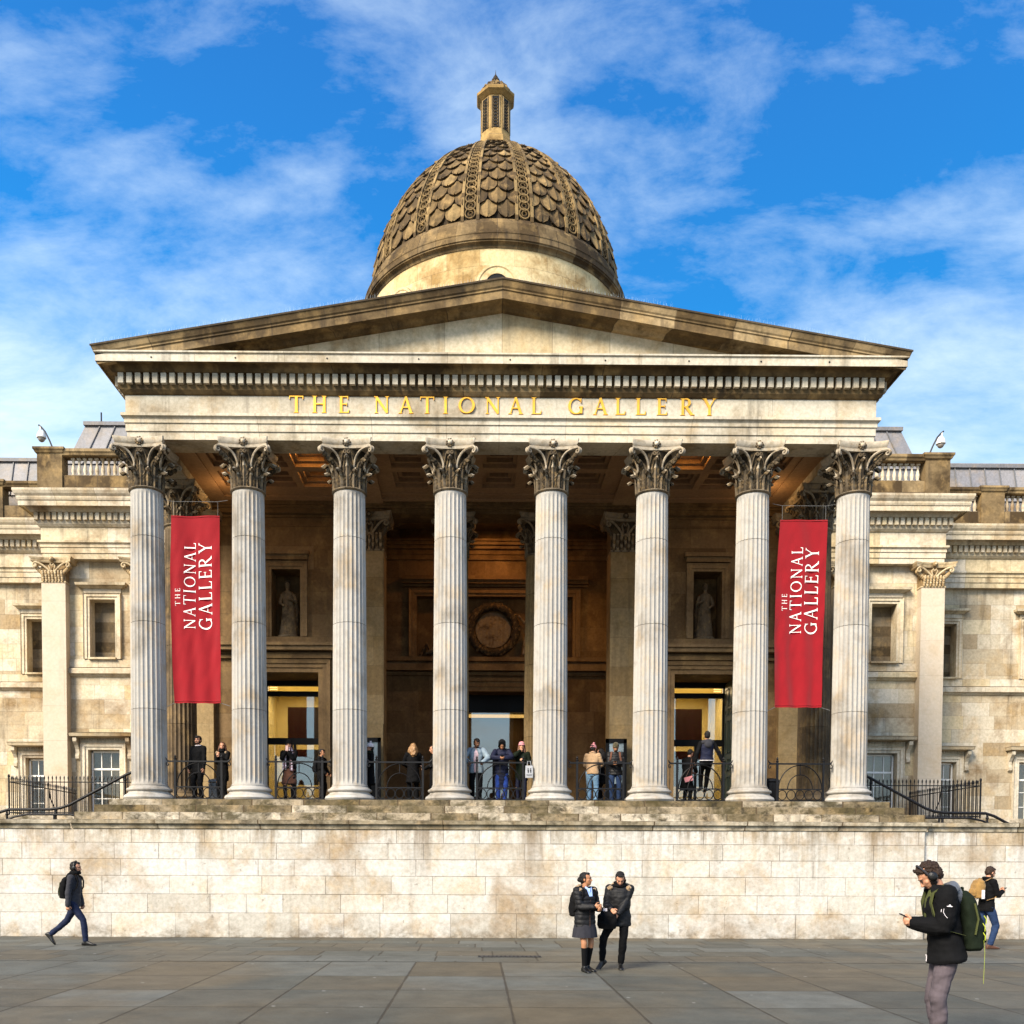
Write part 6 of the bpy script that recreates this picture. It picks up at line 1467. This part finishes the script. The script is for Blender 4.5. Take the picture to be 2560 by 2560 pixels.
# ---- 5 far right man
f=Fig('bearded man in black coat and blue jeans walking right beside the wall, reading his phone',(9.80,-7.0,0),-80,1.72,lean=2,pz=.915,head=(0,26),hands={1:(.08,.30,1.20),-1:(-.02,.30,1.19)},feet={1:(.08,.03,0,4,0),-1:(-.08,-.40,.16,0,50)},skin='skin_light',vox=.008,seed=5,curl=.8,palm={1:(V((-.7,-.2,.5)),V((.2,.5,.8))),-1:(V((.7,-.2,.5)),V((-.2,.5,.8)))})
f.shoes('leather_brown'); f.trousers('denim_mid'); f.jacket('cloth_black',hem=-.13,puff=.008,cuff=.02); f.collar('cloth_black',.03); f.hair('hair_brown','short'); f.beard('hair_brown')
f.mk(); phone(f,V((.03,.36,1.24)),'black phone in the hands of the man walking at far right',60)
b=backpack(f,'tan canvas backpack with a water bottle on the man at far right','cloth_tan',(.15,.12,.20),(0,-.22,.33),None,'cloth_tan')
m=MB(); m.tube([(.16,0,-.20),(.16,0,-.02)],.032,10); m.build('bottle','cloth_white',b,smooth=60)
# ---- people on the balcony
Z=ZF
def bal(label,x,y,rz,H,**k): return Fig(label,(x,y,Z),rz,H,**k)
f=bal('tall bearded man in black coat standing behind the leftmost balustrade',-8.53,.6,160,1.86,head=(8,0),hands={1:(.22,.10,.86),-1:(-.23,.08,.84)},seed=6)
f.shoes(); f.trousers('cloth_black'); f.jacket('cloth_black',hem=-.22); f.hood('cloth_black'); f.collar('cloth_white',.016,.56,.07); f.hair('hair_dark','fringe'); f.beard('hair_brown'); f.mk()
f=bal('red haired woman in black coat with fur hood, hands at her chin',-7.83,.55,165,1.68,head=(22,0),hands={1:(.05,.20,1.36),-1:(-.05,.22,1.32)},seed=7,curl=1.)
f.shoes(); f.trousers('cloth_black',r=(.09,.062,.05)); f.jacket('cloth_black',hem=-.32,puff=.006); f.hood('cloth_black','fur'); f.hair('hair_ginger','long'); f.scarf('cloth_black',.036); f.mk()
f=bal('woman in black hat and checked scarf taking a picture with her phone',-5.96,.6,180,1.72,head=(0,4),hands={1:(.045,.27,1.44),-1:(-.045,.27,1.42)},seed=8,curl=.8,skin='skin_light',palm={1:(V((-.7,-.5,0)),V((-.3,0,1))),-1:(V((.7,-.5,0)),V((.3,0,1)))},elb={1:(.5,-.2,-1),-1:(-.5,-.2,-1)})
f.shoes(); f.trousers('cloth_black',r=(.088,.06,.05)); f.jacket('cloth_brown',hem=-.42,flare=1.25,arms=False); f.jacket('cloth_black',hem=.02,puff=.012,name='cardigan',arm=(.07,.06,.05)); f.scarf('plaid',.042,((-.09,.46,-.05),(.10,.44,-.02))); f.hair('hair_dark','long'); f.beanie('cloth_black',None,.045,'hat'); f.mk()
m=MB(); 
for e,z0,z1 in((1,.40,.55),(-1,.42,.56)): loft(m,[(f.T(e*.16,.02,.36),V((.05,0,0)),V((0,.09,0))),(f.T(e*.15,.0,.50),V((.06,0,0)),V((0,.085,0)))],14)
solid(m,'shawl','plaid',f.o,f.vox)
phone(f,V((0,.33,1.53)),'pink phone held up by the woman in the checked scarf',5,0,'phone_pink')
f=bal('boy in glasses and black coat facing right beside the third column',-5.03,.55,-105,1.50,head=(-8,2),hands={1:(.15,.2,.95),-1:(-.15,.2,.95)},seed=9,skin='skin_tan')
f.shoes(); f.trousers('cloth_black'); f.jacket('cloth_black',hem=-.25,puff=.012); f.hair('hair_dark','fringe'); m=MB()
for e in(1,-1): m.tube([f.h(e*.031+.020*cos(a),.098,.010+.016*sin(a)) for a in [2*PI*k/10 for k in range(11)]],.0035,4)
f.add(m,'glasses','leather_black'); f.mk(); backpack(f,'black backpack on the boy in glasses','cloth_black',(.14,.09,.2),(0,-.2,.25))
f=bal('woman in white woolly hat and long black coat looking left',-3.66,.55,112,1.64,head=(0,-2),hands={1:(.20,.16,.98),-1:(-.16,.2,1.0)},seed=10)
f.shoes(); f.trousers('cloth_black',r=(.09,.062,.05)); f.jacket('cloth_black',hem=-.42,flare=1.15); f.scarf('cloth_green_dark',.034); f.hair('hair_dark','short'); f.beanie('cloth_white','cloth_white',.035); f.mk()
o=empty('shopping_bag',(-3.86,.5,Z)); tag(o,'small red bag on the floor beside the third column base','bag'); m=MB(); m.rings([[(-.10,-.05,0),(.10,-.05,0),(.10,.05,0),(-.10,.05,0)],[(-.12,-.06,.14),(.12,-.06,.14),(.12,.06,.14),(-.12,.06,.14)],[(-.11,-.03,.27),(.11,-.03,.27),(.11,.03,.27),(-.11,.03,.27)]]); m.build('bag_body','cloth_red',o); m=MB(); m.tube([(-.06,0,.27),(-.05,0,.36),(.05,0,.36),(.06,0,.27)],.007,5); m.build('bag_handle','cloth_red',o)
f=bal('woman with long wavy light brown hair and black coat, her back turned',-2.46,.8,12,1.70,head=(0,4),hands={1:(.12,.26,1.1),-1:(-.12,.26,1.1)},seed=11,elb={1:(.7,-.3,-.5),-1:(-.7,-.3,-.5)})
f.shoes(); f.trousers('cloth_black'); f.jacket('cloth_black',hem=-.34,puff=.006,flare=1.1,w=1.05); f.hair('hair_blond','wavy'); f.mk()
f=bal('person in black almost hidden behind the fourth column, holding a phone',-1.86,.6,95,1.63,head=(0,10),hands={1:(.06,.28,1.05),-1:(-.04,.28,1.05)},seed=12)
f.shoes(); f.trousers('cloth_black'); f.jacket('cloth_black',hem=-.25); f.hair('hair_dark','short'); f.mk(); phone(f,V((.0,.34,1.1)),'phone held by the person hidden behind the fourth column',60,0,'phone_pink')
f=bal('man in open grey blue jacket leaning on the central balustrade',-.66,.33,178,1.80,lean=13,pz=.945,py=-.06,feet={1:(.09,-.08,0,8,0),-1:(-.09,-.05,0,-8,0)},head=(24,16),hands={1:(.20,.34,1.08),-1:(-.20,.34,1.08)},seed=13,skin='skin_brown',curl=1.2,elb={1:(1,-.5,.1),-1:(-1,-.5,.1)},palm={1:(V((0,-.1,-1)),V((-1,0,0))),-1:(V((0,-.1,-1)),V((1,0,0)))})
f.shoes(); f.trousers('cloth_black'); f.jacket('cloth_palepink',hem=-.10,arms=False,name='shirt'); 
m=MB(); T=f.T
for e in(1,-1):
    loft(m,[(f.P+V((e*.125,.01,-.14)),V((.085,0,0)),V((0,.15,0))),(T(e*.105,0,.1),V((.08,0,0)),V((0,.14,0))),(T(e*.11,0,.3),V((.09,0,0)),V((0,.15,0))),(T(e*.10,-.0,.45),V((.09,0,0)),V((0,.13,0))),(T(e*.06,-.01,.53),V((.06,0,0)),V((0,.09,0)))],20)
    m.ell(f.sh[e],(.085,.082,.08),None,12,8); limb(m,[f.sh[e],f.el[e],f.wr[e]],[.080,.068,.050])
solid(m,'jacket','cloth_bluegrey',f.o,f.vox,lambda p,n:noise.noise(p*10)*.012+.006*(abs(sin(p.z*36))**.6)); f.hood('cloth_bluegrey'); f.hair('hair_dark','fringe'); f.beard('hair_dark'); f.mk()
f=bal('person in navy padded coat, hood up, leaning on the balustrade over a phone',.06,.36,180,1.78,lean=16,pz=.945,py=-.08,feet={1:(.09,-.10,0,8,0),-1:(-.09,-.08,0,-8,0)},head=(0,34),hands={1:(.05,.40,1.19),-1:(-.05,.40,1.19)},seed=14,skin='skin_tan',curl=.9,palm={1:(V((-.8,-.2,.5)),V((.2,.5,.8))),-1:(V((.8,-.2,.5)),V((-.2,.5,.8)))},elb={1:(1.2,.0,-.3),-1:(-1.2,.0,-.3)})
f.shoes(); f.trousers('cloth_blue'); f.jacket('cloth_navy',hem=-.52,puff=.022,quilt=.10,flare=.95); f.hood('cloth_navy'); f.hoodup('cloth_black'); f.mk(); phone(f,V((0,.45,1.22)),'black phone of the person in the navy padded coat',50)
f=bal('long haired woman in pink woolly hat and dark coat, hand raised to her face',.62,.42,172,1.69,head=(6,2),hands={1:(.04,.16,1.50),-1:(-.10,.2,1.22)},seed=15,curl=.6,palm={1:(V((-.2,-1,0)),V((0,0,1)))},elb={1:(.9,.2,-.8),-1:(-.5,-.3,-1)})
f.shoes(); f.trousers('cloth_navy',r=(.088,.06,.048)); f.jacket('cloth_green_dark',hem=-.30,puff=.004); f.hair('hair_ginger','long'); f.beanie('cloth_pink',None,.03); f.mk()
cloth('cloth_bag',(.30,.31,.33))
o=empty('tote_bag',(.80,-.19,4.08)); o.scale=(.78,.78,.88); tag(o,'white shopping bag with black print hanging from the central balustrade','bag'); m=MB()
m.rings([[(-.13,-.03,0),(.13,-.03,0),(.13,.05,0),(-.13,.05,0)],[(-.135,-.045,.12),(.135,-.045,.12),(.135,.055,.12),(-.135,.055,.12)],[(-.125,-.02,.38),(.125,-.02,.38),(.125,.02,.38),(-.125,.02,.38)]]); m.build('bag_body','cloth_bag',o)
m=MB(); m.tube([(-.07,0,.38),(-.05,.06,.52),(.05,.06,.52),(.07,0,.38)],.010,5); m.build('bag_handle','cloth_bag',o,smooth=60)
m=MB()
for x in(-.04,.05): 
    m.ell((x,-.043,.28),(.018,.006,.018),None,8,6); m.rings([[(x-.022,-.050,.25),(x+.022,-.050,.25),(x+.022,-.035,.25),(x-.022,-.035,.25)],[(x-.004,-.058,.15),(x+.012,-.058,.15),(x+.012,-.040,.15),(x-.004,-.040,.15)]])
m.box(-.09,.09,-.054,-.046,.085,.095); m.build('print','cloth_black',o)
f=bal('person in beige fleece, blue jeans and pink bobble hat, seen from behind',2.63,.52,-22,1.66,lean=3,head=(-10,14),hands={1:(.10,.26,1.08),-1:(-.10,.26,1.05)},seed=16,elb={1:(.8,-.3,-.5),-1:(-.8,-.3,-.5)})
f.shoes('cloth_white'); f.trousers('denim_light',r=(.112,.078,.064)); f.jacket('cloth_beige',hem=-.08,puff=.018); f.collar('cloth_beige',.03); f.hair('hair_dark','short'); f.beanie('cloth_pink','cloth_pink',.02); f.mk()
f=bal('person in black coat half hidden to the right of the pink bobble hat',2.93,.95,60,1.60,head=(0,10),hands={1:(.1,.24,1.0),-1:(-.1,.24,1.0)},seed=17)
f.shoes(); f.trousers('cloth_black'); f.jacket('cloth_black',hem=-.30); f.hair('hair_dark','long'); f.mk()
f=bal('bearded man in camouflage hat and black padded jacket looking at his phone',3.28,.50,172,1.70,head=(4,26),hands={1:(.05,.28,1.13),-1:(-.03,.28,1.13)},seed=18,skin='skin_tan',curl=.9,palm={1:(V((-.8,-.2,.5)),V((.2,.5,.8))),-1:(V((.8,-.2,.5)),V((-.2,.5,.8)))})
f.shoes(); f.trousers('denim_mid'); f.jacket('cloth_puffer_black',hem=-.12,puff=.018,quilt=.09); f.hair('hair_dark','short'); f.beard('hair_dark'); f.beanie('camo',None,.03); f.mk(); phone(f,V((.01,.33,1.17)),'phone of the man in the camouflage hat',55)
backpack(f,'dark backpack of the man in the camouflage hat','cloth_black',(.13,.09,.2),(0,-.2,.27),None,'cloth_brown')
f=bal('person in black jacket sitting on the iron balustrade, back to the square',5.72,-.07,3,1.72,lean=-4,pz=1.19,head=(-6,2),hands={1:(.46,-.02,1.15),-1:(-.30,.02,1.16)},seed=19,curl=1.3,palm={1:(V((0,0,-1)),V((-1,0,0))),-1:(V((0,0,-1)),V((1,0,0)))},elb={1:(.6,-.8,0),-1:(-.6,-.8,0)},feet={1:(.13,.50,.36,6,10),-1:(-.02,.46,.40,-6,10)},kn={1:(0,1,.8),-1:(0,1,.8)})
f.shoes(); f.trousers('cloth_black',top=.06); f.jacket('cloth_black',hem=-.04,name='sleeved_jacket'); f.jacket('cloth_navy',hem=.02,puff=.014,arms=False,name='gilet'); f.hood('cloth_charcoal',None,1.15); f.hair('hair_dark','short'); f.mk()
m=MB(); pts=[f.T(.195*cos(a),.145*sin(a),.0) for a in [2*PI*k/24 for k in range(25)]]; m.tube(pts,.010,5,cap=(0,0)); f.add(m,'shirt_hem','cloth_white')
f=bal('woman in long black coat standing by the person who sits on the balustrade',5.36,.70,-50,1.58,lean=10,head=(0,20),hands={1:(.12,.32,1.05),-1:(-.1,.32,1.05)},seed=20)
f.shoes(); f.trousers('cloth_black'); f.jacket('cloth_black',hem=-.48,flare=1.35,puff=.01); f.hair('hair_dark','short'); f.mk()
o=empty('handbag',(5.34,.42,4.12)); tag(o,'small pink handbag at the hip of the woman by the sitting person','bag'); m=MB(); m.obox((0,0,0),(.11,0,.03),(0,.03,0),(-.018,0,.065)); m.build('bag_body','cloth_pink',o); m=MB(); m.tube([(.08,0,.09),(.12,.06,.35),(.10,.1,.6)],.006,5); m.tube([(-.08,0,.05),(.06,.06,.33),(.10,.1,.6)],.006,5); m.build('bag_strap','leather_brown',o,smooth=60)
